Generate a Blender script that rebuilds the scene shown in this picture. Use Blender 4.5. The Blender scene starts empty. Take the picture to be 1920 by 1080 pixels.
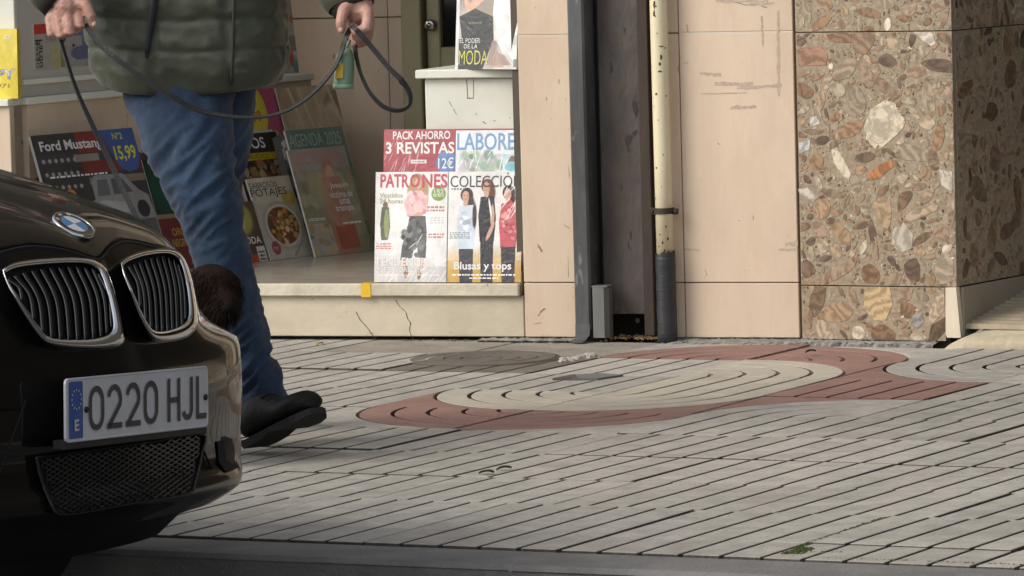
import bpy, math, random
import numpy as np
from mathutils import Vector, Matrix, noise

R = math.radians
S = bpy.context.scene
COL = S.collection
random.seed(7)

# ------------------------------------------------------------------ camera
CAM_H, FOC, PITCH, ROLL = 1.30, 10000.0, R(4.54), 0.027
CAMP = Vector((0, 0, CAM_H))
FW = Vector((0, math.cos(PITCH), -math.sin(PITCH)))
_u, _r = Vector((0, math.sin(PITCH), math.cos(PITCH))), Vector((1, 0, 0))
RT = _r * math.cos(ROLL) - _u * math.sin(ROLL)
UP = _u * math.cos(ROLL) + _r * math.sin(ROLL)
cd = bpy.data.cameras.new('camera')
cam = bpy.data.objects.new('camera', cd)
COL.objects.link(cam)
cam.matrix_world = Matrix((RT, UP, -FW)).transposed().to_4x4()
cam.location = CAMP
cd.sensor_width = 36.0
cd.lens = FOC * 36.0 / 1920.0
cd.clip_end = 2000
cd.clip_start = 0.1
S.camera = cam

# ------------------------------------------------------------------ light
SUN_EL, SUN_AZ = R(38), Vector((-0.92, -0.40, 0)).normalized()
w = bpy.data.worlds.new('World')
S.world = w
w.use_nodes = True
nt = w.node_tree
sky = nt.nodes.new('ShaderNodeTexSky')
sky.sky_type = 'NISHITA'
sky.sun_disc = False
sky.sun_elevation = SUN_EL
sky.sun_rotation = math.atan2(SUN_AZ.x, SUN_AZ.y)
sky.air_density, sky.dust_density, sky.ozone_density = 1.0, 3.0, 0.6
hs = nt.nodes.new('ShaderNodeHueSaturation')
hs.inputs['Saturation'].default_value = 0.35
nt.links.new(sky.outputs[0], hs.inputs['Color'])
nt.links.new(hs.outputs[0], nt.nodes['Background'].inputs[0])
nt.nodes['Background'].inputs[1].default_value = 0.15
sl = bpy.data.lights.new('sun', 'SUN')
sl.energy = 1.15
sl.angle = R(26)
sl.color = (1.0, 0.93, 0.82)
so = bpy.data.objects.new('sun', sl)
COL.objects.link(so)
_d = Vector((SUN_AZ.x * math.cos(SUN_EL), SUN_AZ.y * math.cos(SUN_EL), math.sin(SUN_EL)))
so.rotation_euler = _d.to_track_quat('Z', 'Y').to_euler()
S.view_settings.view_transform = 'Standard'
S.view_settings.look = 'None'
S.view_settings.gamma = 1.0
S.view_settings.exposure = 0.35
S.view_settings.use_curve_mapping = False

# ------------------------------------------------------------------ picture point -> point of the place
def ray(px, py):
    return (FW * FOC + RT * (px - 960) - UP * (py - 540)).normalized()
def on_z(px, py, z=0.0):
    d = ray(px, py)
    return CAMP + d * ((z - CAM_H) / d.z)
def on_plane(px, py, p0, n):
    d = ray(px, py)
    return CAMP + d * ((p0 - CAMP).dot(n) / d.dot(n))
def proj(P):
    v = P - CAMP
    z = v.dot(FW)
    return 960 + FOC * v.dot(RT) / z, 540 - FOC * v.dot(UP) / z

# ------------------------------------------------------------------ materials
def _n(t, typ, **kw):
    n = t.nodes.new(typ)
    for k, v in kw.items():
        setattr(n, k, v)
    return n
def c4(c):
    return (c[0], c[1], c[2], 1.0)
def mat(name, col, rough=0.7, var=0.12, scale=6.0, bump=0.0, bscale=60.0, metal=0.0, coat=0.0, dirt=None, dirt_amt=0.45,
        dirt_scale=3.0, rnd=0.0, spec=0.5, speck=None, stretch=(1, 1, 1), sheen=0.0, foot=0.0, coat_ior=1.5):
    m = bpy.data.materials.new(name)
    m.use_nodes = True
    t = m.node_tree
    b = t.nodes['Principled BSDF']
    L = t.links.new
    pos = _n(t, 'ShaderNodeNewGeometry').outputs['Position']
    mp = _n(t, 'ShaderNodeMapping')
    mp.inputs['Scale'].default_value = stretch
    L(pos, mp.inputs[0])
    pos = mp.outputs[0]
    nz = _n(t, 'ShaderNodeTexNoise')
    nz.inputs['Scale'].default_value = scale
    nz.inputs['Detail'].default_value = 8
    nz.inputs['Roughness'].default_value = 0.65
    L(pos, nz.inputs['Vector'])
    mr = _n(t, 'ShaderNodeMapRange')
    mr.inputs[1].default_value, mr.inputs[2].default_value = 0.3, 0.7
    mr.inputs[3].default_value, mr.inputs[4].default_value = 1 - var, 1 + var
    L(nz.outputs[0], mr.inputs[0])
    mul = _n(t, 'ShaderNodeMix', data_type='RGBA', blend_type='MULTIPLY')
    mul.inputs[0].default_value = 1
    mul.inputs[6].default_value = c4(col)
    L(mr.outputs[0], mul.inputs[7])
    out = mul.outputs[2]
    if rnd:
        oi = _n(t, 'ShaderNodeObjectInfo')
        r2 = _n(t, 'ShaderNodeMapRange')
        r2.inputs[3].default_value, r2.inputs[4].default_value = 1 - rnd, 1 + rnd
        L(oi.outputs['Random'], r2.inputs[0])
        m2 = _n(t, 'ShaderNodeMix', data_type='RGBA', blend_type='MULTIPLY')
        m2.inputs[0].default_value = 1
        L(out, m2.inputs[6]); L(r2.outputs[0], m2.inputs[7])
        out = m2.outputs[2]
    if speck:
        v = _n(t, 'ShaderNodeTexNoise')
        v.inputs['Scale'].default_value = speck[1]
        v.inputs['Detail'].default_value = 2
        L(pos, v.inputs['Vector'])
        r3 = _n(t, 'ShaderNodeMapRange')
        r3.inputs[1].default_value, r3.inputs[2].default_value = speck[2], speck[2] + 0.05
        L(v.outputs[0], r3.inputs[0])
        m3 = _n(t, 'ShaderNodeMix', data_type='RGBA')
        m3.inputs[7].default_value = c4(speck[0])
        L(r3.outputs[0], m3.inputs[0]); L(out, m3.inputs[6])
        out = m3.outputs[2]
    if dirt:
        v = _n(t, 'ShaderNodeTexNoise')
        v.inputs['Scale'].default_value = dirt_scale
        v.inputs['Detail'].default_value = 10
        v.inputs['Roughness'].default_value = 0.7
        v.inputs['Distortion'].default_value = 0.4
        L(pos, v.inputs['Vector'])
        r3 = _n(t, 'ShaderNodeMapRange')
        r3.inputs[1].default_value, r3.inputs[2].default_value = 0.48, 0.75
        r3.inputs[4].default_value = dirt_amt
        L(v.outputs[0], r3.inputs[0])
        m3 = _n(t, 'ShaderNodeMix', data_type='RGBA')
        m3.inputs[7].default_value = c4(dirt)
        L(r3.outputs[0], m3.inputs[0]); L(out, m3.inputs[6])
        out = m3.outputs[2]
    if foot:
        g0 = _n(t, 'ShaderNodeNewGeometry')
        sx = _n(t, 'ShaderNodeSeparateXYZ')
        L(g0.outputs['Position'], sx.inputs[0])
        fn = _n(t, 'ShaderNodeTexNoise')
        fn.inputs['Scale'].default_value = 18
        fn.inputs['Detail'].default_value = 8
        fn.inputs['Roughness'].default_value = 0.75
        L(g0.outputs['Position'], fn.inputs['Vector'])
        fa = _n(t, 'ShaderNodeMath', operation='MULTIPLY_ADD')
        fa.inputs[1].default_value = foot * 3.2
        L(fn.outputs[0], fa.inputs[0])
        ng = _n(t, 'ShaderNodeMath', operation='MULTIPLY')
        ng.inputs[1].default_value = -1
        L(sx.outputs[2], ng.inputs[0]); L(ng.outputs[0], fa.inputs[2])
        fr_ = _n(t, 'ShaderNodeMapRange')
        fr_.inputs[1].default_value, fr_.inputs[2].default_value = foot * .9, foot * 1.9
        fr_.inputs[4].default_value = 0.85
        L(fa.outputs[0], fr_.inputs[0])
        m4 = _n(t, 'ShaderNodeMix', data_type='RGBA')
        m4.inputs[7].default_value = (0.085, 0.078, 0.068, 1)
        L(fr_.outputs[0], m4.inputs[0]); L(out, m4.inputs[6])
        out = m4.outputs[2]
    L(out, b.inputs['Base Color'])
    b.inputs['Roughness'].default_value = rough
    b.inputs['Metallic'].default_value = metal
    b.inputs['Coat Weight'].default_value = coat
    b.inputs['Coat Roughness'].default_value = 0.02
    b.inputs['Coat IOR'].default_value = coat_ior
    b.inputs['Specular IOR Level'].default_value = spec
    if sheen:
        b.inputs['Sheen Weight'].default_value = sheen
    if bump:
        bn = _n(t, 'ShaderNodeTexNoise')
        bn.inputs['Scale'].default_value = bscale
        bn.inputs['Detail'].default_value = 6
        L(pos, bn.inputs['Vector'])
        bp = _n(t, 'ShaderNodeBump')
        bp.inputs['Strength'].default_value = bump
        bp.inputs['Distance'].default_value = 0.01
        L(bn.outputs[0], bp.inputs['Height'])
        L(bp.outputs[0], b.inputs['Normal'])
    return m
def flat(name, col, rough=0.5, coat=0.0, var=0.03):
    return mat(name, col, rough, var=var, scale=20, coat=coat)
_inks = {}
def ink(col):
    k = tuple(round(x, 3) for x in col)
    if k not in _inks:
        _inks[k] = flat('print_ink', col, 0.35, coat=0.25)
    return _inks[k]

# ------------------------------------------------------------------ mesh builder
def wloc(o):
    v = Vector((0, 0, 0))
    while o:
        v += o.location
        o = o.parent
    return v
class MB:
    def __init__(s):
        s.v, s.f, s.m = [], [], []
    def add(s, verts, faces, mi=0):
        b = len(s.v)
        s.v += [Vector(x) for x in verts]
        for f in faces:
            s.f.append(tuple(b + i for i in f))
            s.m.append(mi)
        return s
    def obox(s, o, X, Y, Z, mi=0, ch=0.0):
        """box from corner o along the three edge vectors, chamfered edges when ch"""
        o, X, Y, Z = Vector(o), Vector(X), Vector(Y), Vector(Z)
        if ch <= 0:
            V = [o, o + X, o + X + Y, o + Y, o + Z, o + X + Z, o + X + Y + Z, o + Y + Z]
            return s.add(V, [(3, 2, 1, 0), (4, 5, 6, 7), (0, 1, 5, 4), (1, 2, 6, 5), (2, 3, 7, 6), (3, 0, 4, 7)], mi)
        x, y, z = X.normalized() * ch, Y.normalized() * ch, Z.normalized() * ch
        V, idx = [], {}
        for i in (0, 1):
            for j in (0, 1):
                for k in (0, 1):
                    c = o + X * i + Y * j + Z * k
                    dx, dy, dz = x * (1 - 2 * i), y * (1 - 2 * j), z * (1 - 2 * k)
                    for a, d in (('x', dy + dz), ('y', dx + dz), ('z', dx + dy)):
                        idx[(i, j, k, a)] = len(V)
                        V.append(c + d)
        F = []
        def q(*ks): F.append(tuple(idx[k] for k in ks))
        for i in (0, 1):
            q((i, 0, 0, 'x'), (i, 1, 0, 'x'), (i, 1, 1, 'x'), (i, 0, 1, 'x'))
            q((0, i, 0, 'y'), (1, i, 0, 'y'), (1, i, 1, 'y'), (0, i, 1, 'y'))
            q((0, 0, i, 'z'), (1, 0, i, 'z'), (1, 1, i, 'z'), (0, 1, i, 'z'))
        for i in (0, 1):
            for j in (0, 1):
                q((i, j, 0, 'x'), (i, j, 1, 'x'), (i, j, 1, 'y'), (i, j, 0, 'y'))
                q((i, 0, j, 'x'), (i, 1, j, 'x'), (i, 1, j, 'z'), (i, 0, j, 'z'))
                q((0, i, j, 'y'), (1, i, j, 'y'), (1, i, j, 'z'), (0, i, j, 'z'))
                for k in (0, 1):
                    if True:
                        pass
        for i in (0, 1):
            for j in (0, 1):
                for k in (0, 1):
                    q((i, j, k, 'x'), (i, j, k, 'y'), (i, j, k, 'z'))
        return s.add(V, F, mi)
    def prism(s, poly, o, X, Y, Z, mi=0):
        """2D polygon (x,y) in the plane o + x*X + y*Y, thickened by vector Z"""
        o, X, Y, Z = Vector(o), Vector(X), Vector(Y), Vector(Z)
        n = len(poly)
        V = [o + X * p[0] + Y * p[1] for p in poly]
        V += [v + Z for v in V]
        F = [tuple(range(n - 1, -1, -1)), tuple(range(n, 2 * n))]
        F += [(i, (i + 1) % n, n + (i + 1) % n, n + i) for i in range(n)]
        return s.add(V, F, mi)
    def tube(s, pts, rad, n=10, mi=0, cap=True, flat_=1.0, side=None):
        """tube along pts; rad = number or list; flat_ = ratio of second radius; side = fixed direction of first radius"""
        P = [Vector(p) for p in pts]
        if not isinstance(rad, (list, tuple)):
            rad = [rad] * len(P)
        prev, V = None, []
        for i, p in enumerate(P):
            t = (P[min(i + 1, len(P) - 1)] - P[max(i - 1, 0)]).normalized()
            if side is not None:
                a = Vector(side) - t * t.dot(Vector(side))
            elif prev is None:
                a = t.orthogonal()
            else:
                a = prev - t * t.dot(prev)
            a.normalize()
            prev = a
            b = t.cross(a)
            for k in range(n):
                an = 2 * math.pi * k / n
                V.append(p + a * (math.cos(an) * rad[i]) + b * (math.sin(an) * rad[i] * flat_))
        F = []
        for i in range(len(P) - 1):
            for k in range(n):
                k2 = (k + 1) % n
                F.append((i * n + k, i * n + k2, (i + 1) * n + k2, (i + 1) * n + k))
        if cap:
            F.append(tuple(range(n - 1, -1, -1)))
            F.append(tuple((len(P) - 1) * n + k for k in range(n)))
        return s.add(V, F, mi)
    def grid(s, rows, mi=0, closed=False):
        n = len(rows[0])
        V = [v for r in rows for v in r]
        F = []
        for i in range(len(rows) - 1):
            for k in range(n if closed else n - 1):
                k2 = (k + 1) % n
                F.append((i * n + k, i * n + k2, (i + 1) * n + k2, (i + 1) * n + k))
        return s.add(V, F, mi)
    def ball(s, c, r, X=None, seg=12, rings=8, mi=0):
        c = Vector(c)
        ax = X or (Vector((r, 0, 0)), Vector((0, r, 0)), Vector((0, 0, r)))
        rows = []
        for i in range(rings + 1):
            th = math.pi * i / rings
            rows.append([c + ax[0] * (math.sin(th) * math.cos(2 * math.pi * k / seg)) + ax[1] * (math.sin(th) * math.sin(2 * math.pi * k / seg)) + ax[2] * math.cos(th) for k in range(seg)])
        return s.grid(rows, mi, True)
    def build(s, name, mats, parent=None, smooth=False, fixn=True):
        if not isinstance(mats, (list, tuple)):
            mats = [mats]
        off = wloc(parent) if parent else Vector((0, 0, 0))
        me = bpy.data.meshes.new(name)
        me.from_pydata([tuple(v - off) for v in s.v], [], s.f)
        for m in mats:
            me.materials.append(m)
        me.polygons.foreach_set('material_index', s.m)
        if smooth:
            me.polygons.foreach_set('use_smooth', [True] * len(s.f))
        if fixn:
            import bmesh
            bm = bmesh.new()
            bm.from_mesh(me)
            bmesh.ops.remove_doubles(bm, verts=bm.verts, dist=1e-6)
            bmesh.ops.recalc_face_normals(bm, faces=bm.faces)
            bm.to_mesh(me)
            bm.free()
        me.update()
        o = bpy.data.objects.new(name, me)
        COL.objects.link(o)
        o.parent = parent
        return o
def tag(o, label=None, cat=None, group=None, kind=None):
    if label: o['label'] = label
    if cat: o['category'] = cat
    if group: o['group'] = group
    if kind: o['kind'] = kind
    return o
def empty(name, loc, label=None, cat=None, group=None, kind=None, parent=None):
    o = bpy.data.objects.new(name, None)
    COL.objects.link(o)
    o.empty_display_size = 0.1
    o.location = Vector(loc) - (wloc(parent) if parent else Vector((0, 0, 0)))
    o.parent = parent
    return tag(o, label, cat, group, kind)
def lerp(a, b, t):
    return a + (b - a) * t
def spline(pts, n):
    """Catmull-Rom through pts (tuples), n samples per span"""
    P = [np.array(p, float) for p in pts]
    P = [2 * P[0] - P[1]] + P + [2 * P[-1] - P[-2]]
    out = []
    for i in range(1, len(P) - 2):
        for k in range(n):
            t = k / n
            out.append(0.5 * ((2 * P[i]) + (-P[i - 1] + P[i + 1]) * t + (2 * P[i - 1] - 5 * P[i] + 4 * P[i + 1] - P[i + 2]) * t * t + (-P[i - 1] + 3 * P[i] - 3 * P[i + 1] + P[i + 2]) * t ** 3))
    out.append(P[-2])
    return out

# ================================================================== PAVEMENT
T = 0.4218
PIT = T / 5
GY = R(26.7)
GU, GV = Vector((math.cos(GY), -math.sin(GY), 0)), Vector((math.sin(GY), math.cos(GY), 0))
GO = on_z(1136.7, 735.8)
def g(u, v, z=0.0):          # u in bars, v in tiles
    return GO + GU * (u * PIT) + GV * (v * T) + Vector((0, 0, z))

M_tile = mat('grey_tile', (0.385, 0.36, 0.318), 0.8, var=0.2, scale=14, bump=0.35, bscale=180, dirt=(0.20, 0.185, 0.16), dirt_amt=0.6, dirt_scale=2.6, rnd=0.09, speck=((0.17, 0.155, 0.135), 150, 0.65))
M_cream = mat('cream_tile', (0.45, 0.41, 0.33), 0.8, var=0.14, scale=9, bump=0.25, bscale=220, dirt=(0.22, 0.2, 0.17), dirt_amt=0.45, dirt_scale=3, rnd=0.05, speck=((0.25, 0.22, 0.18), 260, 0.65))
M_red = mat('red_tile', (0.265, 0.15, 0.122), 0.75, var=0.2, scale=8, bump=0.25, bscale=220, dirt=(0.2, 0.125, 0.1), dirt_amt=0.6, dirt_scale=3, rnd=0.07, speck=((0.36, 0.24, 0.2), 240, 0.64))
M_darkt = mat('stained_tile', (0.155, 0.135, 0.112), 0.8, var=0.25, scale=10, bump=0.3, bscale=200, dirt=(0.07, 0.06, 0.05), dirt_amt=0.7, dirt_scale=4)
M_patch = mat('concrete_patch', (0.27, 0.245, 0.205), 0.9, var=0.25, scale=7, bump=0.5, bscale=90, dirt=(0.13, 0.115, 0.09), dirt_amt=0.7, dirt_scale=5)
M_groove = mat('groove_dirt', (0.085, 0.073, 0.06), 0.95, var=0.35, scale=40, bump=0.5, bscale=150)
M_grred = mat('groove_red', (0.125, 0.068, 0.052), 0.95, var=0.3, scale=40, bump=0.4, bscale=150)
M_grcream = mat('groove_cream', (0.17, 0.148, 0.112), 0.95, var=0.3, scale=40, bump=0.4, bscale=150)
M_kerb = mat('kerb_concrete', (0.165, 0.16, 0.155), 0.85, var=0.2, scale=6, bump=0.4, bscale=120, dirt=(0.05, 0.05, 0.052), dirt_amt=0.6, dirt_scale=2.5, speck=((0.30, 0.29, 0.29), 200, 0.68))
M_asph = mat('asphalt', (0.05, 0.05, 0.052), 0.9, var=0.3, scale=30, bump=0.8, bscale=160, speck=((0.12, 0.12, 0.12), 180, 0.66))

road = MB()
A = g(0, -6.55, -0.105)
road.add([A - GU * 400 - GV * 400, A + GU * 400 - GV * 400, A + GU * 400 + GV * 400, A - GU * 400 + GV * 400], [(0, 1, 2, 3)])
tag(road.build('road', M_asph), kind='structure')
pave = empty('pavement', g(0, 0, 0), kind='structure')
base = MB()
base.add([g(-70, -6.5, -0.020), g(70, -6.5, -0.020), g(70, 9, -0.020), g(-70, 9, -0.020)], [(0, 1, 2, 3)])
base.build('mortar_bed', M_groove, pave)

CH = 0.0011
def bar(mb, x0, x1, y0, y1, mi, zb=-0.0145, zt=0.0):
    c = CH
    V = [(x0, y0, zb), (x1, y0, zb), (x1, y1, zb), (x0, y1, zb), (x0, y0, zt - c), (x1, y0, zt - c), (x1, y1, zt - c), (x0, y1, zt - c),
         (x0 + c, y0 + c, zt), (x1 - c, y0 + c, zt), (x1 - c, y1 - c, zt), (x0 + c, y1 - c, zt)]
    F = [(8, 9, 10, 11)] + [(4 + i, 4 + (i + 1) % 4, 8 + (i + 1) % 4, 8 + i) for i in range(4)]
    b0 = len(mb.v)
    mb.add(V, F, mi)
    for i in range(4):                      # the sides of every bar carry the dirt of the groove
        mb.f.append((b0 + i, b0 + (i + 1) % 4, b0 + 4 + (i + 1) % 4, b0 + 4 + i))
        mb.m.append(1)
def tile_slab(mb, t=T):
    h = t / 2 - 0.0015
    mb.add([(-h, -h, -0.013), (h, -h, -0.013), (h, h, -0.013), (-h, h, -0.013)], [(0, 1, 2, 3)], 1)
def mesh_of(mb, name, mats):
    o = mb.build(name, mats)
    me = o.data
    bpy.data.objects.remove(o)
    return me
GW = 0.0104
def straight_tile(m, y0=-T / 2, y1=T / 2):
    mb = MB()
    tile_slab(mb)
    for k in range(5):
        x = -T / 2 + k * PIT
        bar(mb, x + GW / 2, x + PIT - GW / 2, y0 + 0.0016, y1 - 0.0016, 0)
    return mesh_of(mb, 'paving_tile', [m, M_grred if m is M_red else M_grcream if m is M_cream else M_groove])
def plain_tile(m):
    mb = MB()
    h = T / 2 - 0.002
    bar(mb, -h, h, -h, h, 0)
    return mesh_of(mb, 'paving_tile', [m, M_groove])
def arc_tile(m_disc, m_corner):
    """quarter disc centred on the (-,-) corner of the tile, outer corner piece in another colour"""
    mb = MB()
    tile_slab(mb)
    h = T / 2
    N = 14
    for k in range(5):
        r0, r1 = k * PIT + GW / 2, (k + 1) * PIT - GW / 2
        if k == 0:
            r0 = 0.004
        c = CH
        rows = []
        for (r, z) in ((r0, -0.0145), (r0, -c), (r0 + c, 0), (r1 - c, 0), (r1, -c), (r1, -0.0145)):
            rows.append([(-h + max(0.0016, r * math.cos(a)), -h + max(0.0016, r * math.sin(a)), z) for a in [math.pi / 2 * i / N for i in range(N + 1)]])
        mb.grid(rows[1:5], 0)
        mb.grid(rows[:2], 1)
        mb.grid(rows[4:], 1)
        for i in (0, N):
            mb.add([rw[i] for rw in rows], [tuple(range(6))], 0)
    # corner piece
    rr = T - 0.0016 + GW / 2
    arc = [(-h + rr * math.cos(a), -h + rr * math.sin(a)) for a in [math.pi / 2 * i / N for i in range(N + 1)]]
    hh = h - 0.0016
    arc = [(min(x, hh), min(y, hh)) for x, y in arc]
    out = [(hh, min(-h + T * i / N * 2, hh)) if i <= N / 2 else (max(hh - (i - N / 2) * 2 * T / N, -hh), hh) for i in range(N + 1)]
    out = [(hh, hh) if i == N // 2 else p for i, p in enumerate(out)]
    ins = [(x - CH * (x > 0 and x >= hh - 1e-6), y - CH * (y >= hh - 1e-6)) for x, y in out]
    rows = [[(x, y, -0.0145) for x, y in arc], [(x, y, -CH) for x, y in arc],
            [(-h + (x + h) * (1 + CH / rr), -h + (y + h) * (1 + CH / rr), 0) for x, y in arc],
            [(x, y, 0) for x, y in ins], [(x, y, -CH) for x, y in out], [(x, y, -0.0145) for x, y in out]]
    mb.grid(rows, 2)
    return mesh_of(mb, 'paving_tile', [m_disc, M_grred if m_disc is M_red else M_grcream if m_disc is M_cream else M_groove, m_corner])
TM = {'s': straight_tile(M_tile), 'c': straight_tile(M_cream), 'r': straight_tile(M_red), 'p': plain_tile(M_patch), 'd': straight_tile(M_darkt),
      'cr': arc_tile(M_cream, M_red), 'rs': arc_tile(M_red, M_tile), 'sr': arc_tile(M_tile, M_red), 'ss': arc_tile(M_tile, M_tile), 'dd': arc_tile(M_darkt, M_darkt)}
# special tiles: (left u, row) -> (mesh, corner of the disc centre)
SP = {(-5, -1): ('cr', '+x+y'), (0, -1): ('cr', '-x+y'), (-5, -2): ('rs', '+x+y'), (0, -2): ('rs', '-x+y'), (5, -1): ('sr', '+x-y'),
      (0, 0): ('c', ''), (5, 0): ('r', ''), (0, 1): ('cr', '-x-y'), (5, 1): ('sr', '+x+y'), (10, 1): ('ss', '-x+y'),
      (-5, 2): ('rs', '+x-y'), (0, 2): ('rs', '-x-y'), (-10, 1): ('d', ''), (-15, 1): ('s', ''), (-10, 2): ('p', ''), (-15, 2): ('p', '')}
ROT = {'': 0, '-x-y': 0, '+x-y': 90, '+x+y': 180, '-x+y': 270}
OFF = {-6: -0.64, -5: 0.42, -4: 0.30, -3: 0.40, -2: 0.12, -1: 0.0, 0: 0.0, 1: 0.0, 2: 0.0}
rt = random.Random(3)
half = straight_tile(M_tile, -0.0005, T / 2)
for v in range(-7, 3):
    for k in range(-12, 8):
        u = 5 * k
        off = OFF.get(v, OFF[-6])
        c = g(u + off + 2.5, v + 0.5)
        px, py = proj(c)
        if px < -420 or px > 2190:
            continue
        key, corner = SP.get((u, v), ('s', ''))
        me = half if v == -7 else TM[key]
        o = bpy.data.objects.new('paving_tile', me)
        COL.objects.link(o)
        o.parent = pave
        jit = 0.0 if (u, v) in SP else 0.002
        o.location = c - GO + Vector((rt.uniform(-jit, jit), rt.uniform(-jit, jit), rt.uniform(-0.003, 0.002)))
        o.rotation_euler = (rt.uniform(-0.0035, 0.0035), rt.uniform(-0.0035, 0.0035), -GY + R(ROT[corner]))

# kerb
kerb = empty('kerb', g(0, -6.52, 0), kind='structure')
for k in range(-2, 3):
    mb = MB()
    o = g(k * 36 + 38, -6.5, -0.11) + GU * 0.002 - GV * 0.008
    mb.obox(o, GU * (36 * PIT - 0.005), -GV * 0.20, Vector((0, 0, 0.1078)), 0, 0.012)
    mb.build('kerb_stone', M_kerb, kerb)

# ================================================================== WALL FRAME
WY = R(19)
W, N = Vector((math.cos(WY), -math.sin(WY), 0)), Vector((-math.sin(WY), -math.cos(WY), 0))
WO = on_z(980, 640)
def wq(a, z, b=0.0):
    return WO + W * a + N * b + Vector((0, 0, z))
def wp(px, py, b=0.0):
    P = on_plane(px, py, WO + N * b, N)
    return (P - WO).dot(W), P.z
ZV = Vector((0, 0, 1))
def wbox(mb, a0, a1, z0, z1, b0, b1, mi=0, ch=0.0):
    return mb.obox(wq(a0, z0, b0), W * (a1 - a0), N * (b1 - b0), ZV * (z1 - z0), mi, ch)

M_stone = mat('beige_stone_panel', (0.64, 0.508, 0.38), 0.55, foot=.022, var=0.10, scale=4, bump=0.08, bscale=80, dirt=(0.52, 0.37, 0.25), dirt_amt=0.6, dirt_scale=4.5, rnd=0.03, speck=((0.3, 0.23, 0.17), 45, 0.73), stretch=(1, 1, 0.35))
M_joint = flat('joint_mortar', (0.36, 0.29, 0.22), 0.9)
M_core = flat('wall_core', (0.10, 0.085, 0.07), 0.95)
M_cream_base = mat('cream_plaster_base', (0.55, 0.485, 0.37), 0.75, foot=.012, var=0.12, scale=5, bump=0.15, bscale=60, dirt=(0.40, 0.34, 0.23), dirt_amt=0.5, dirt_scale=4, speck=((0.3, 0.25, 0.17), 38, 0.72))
M_sill = mat('polished_sill_shaded', (0.36, 0.325, 0.265), 0.22, var=0.15, scale=9, bump=0.03, bscale=60, dirt=(0.26, 0.23, 0.18), dirt_amt=0.5, dirt_scale=6)  # one slab with its edge: duller light on top put into the colour
M_silledge = mat('sill_edge_lit', (0.62, 0.56, 0.44), 0.55, var=0.14, scale=12, bump=0.25, bscale=70, dirt=(0.34, 0.29, 0.2), dirt_amt=0.55, dirt_scale=7, speck=((0.25, 0.2, 0.14), 60, 0.7))  # same slab, front edge coloured paler for the light on it
M_white = mat('white_painted_board', (0.72, 0.72, 0.63), 0.55, var=0.06, scale=4, bump=0.08, bscale=40, dirt=(0.52, 0.5, 0.42), dirt_amt=0.4, dirt_scale=5, speck=((0.25, 0.22, 0.18), 55, 0.74))
M_whiteshade = mat('white_board_shaded', (0.50, 0.47, 0.42), 0.6, var=0.05, scale=4)  # side of the white cabinet, its shade put into the colour
M_olive = mat('olive_door_frame', (0.36, 0.33, 0.19), 0.45, var=0.07, scale=5, bump=0.05)
M_black = flat('dark_void', (0.012, 0.011, 0.010), 0.8)
M_steel = mat('weathered_steel', (0.098, 0.10, 0.103), 0.55, var=0.45, scale=9, metal=0.35, bump=0.15, bscale=60, dirt=(0.045, 0.045, 0.045), dirt_amt=0.85, dirt_scale=5, speck=((0.2, 0.2, 0.2), 50, 0.68), stretch=(1, 1, 0.3))
M_rust = mat('rusty_steel_plate', (0.095, 0.084, 0.076), 0.6, var=0.42, scale=9, metal=0.2, bump=0.25, bscale=80, dirt=(0.075, 0.046, 0.034), dirt_amt=0.85, dirt_scale=3.5, speck=((0.025, 0.022, 0.02), 30, 0.67), stretch=(1, 1, 0.45))
M_darksteel = mat('dark_rusty_steel', (0.042, 0.030, 0.022), 0.7, var=0.35, scale=7, metal=0.1, bump=0.2, stretch=(1, 1, 0.3))
M_galv = mat('galvanised_steel', (0.22, 0.225, 0.21), 0.5, var=0.2, scale=8, metal=0.5, bump=0.08, stretch=(1, 1, 0.3))
M_pipe = mat('cream_painted_pipe', (0.74, 0.66, 0.45), 0.35, var=0.06, scale=5, bump=0.05, dirt=(0.5, 0.42, 0.28), dirt_amt=0.3, dirt_scale=5)
M_rustspot = mat('rust_spot', (0.10, 0.045, 0.02), 0.9, var=0.4, scale=60)
M_rubber = mat('black_tape_wrap', (0.026, 0.027, 0.031), 0.5, var=0.25, scale=12, bump=0.2, bscale=90, stretch=(0.4, 0.4, 3))
M_mark = mat('dark_scuff', (0.27, 0.205, 0.15), 0.9, var=.4, scale=80)
M_marklight = mat('faint_scuff', (0.49, 0.385, 0.30), 0.85, var=.22, scale=90)
M_crack = flat('crack_dark', (0.05, 0.04, 0.03), 0.95)

shop = empty('shop_building', wq(0.08, 0), 'shop front with beige stone panels, open splayed display recess and cream base', 'building')
# core walls behind the panels
mb = MB()
wbox(mb, 0.006, 0.158, -0.02, 3.2, -0.30, -0.022)
mb.build('pillar_core', M_joint, shop)
mb = MB()
wbox(mb, 0.40, 0.789, -0.02, 3.2, -0.30, -0.022)
mb.build('wall_core', M_joint, shop)
rows = [(0.012, 0.1595), (0.162, 0.8335), (0.8365, 1.51), (1.513, 2.18), (2.183, 2.85)]
for z0, z1 in rows:
    mb = MB(); wbox(mb, 0.0085, 0.1555, z0, z1, -0.022, 0.0, 0, 0.0018); mb.build('stone_panel', M_stone, shop)
    mb = MB(); wbox(mb, 0.4680, 0.7865, z0, z1, -0.022, 0.0, 0, 0.0018); mb.build('stone_panel', M_stone, shop)
    mb = MB(); wbox(mb, 0.4155, 0.4655, z0, z1, -0.022, -0.001, 0, 0.0018); mb.build('stone_panel', M_stone, shop)
M_caulk = flat('pale_joint_filler', (0.72, 0.66, 0.56), 0.8)
mb = MB(); wbox(mb, 0.009, 0.155, 0.8337, 0.8363, -0.02, -0.0008); mb.build('joint_filler', M_caulk, shop)
mb = MB(); wbox(mb, 0.4685, 0.786, 0.8337, 0.8363, -0.02, -0.0008); mb.build('joint_filler', M_caulk, shop)
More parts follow.
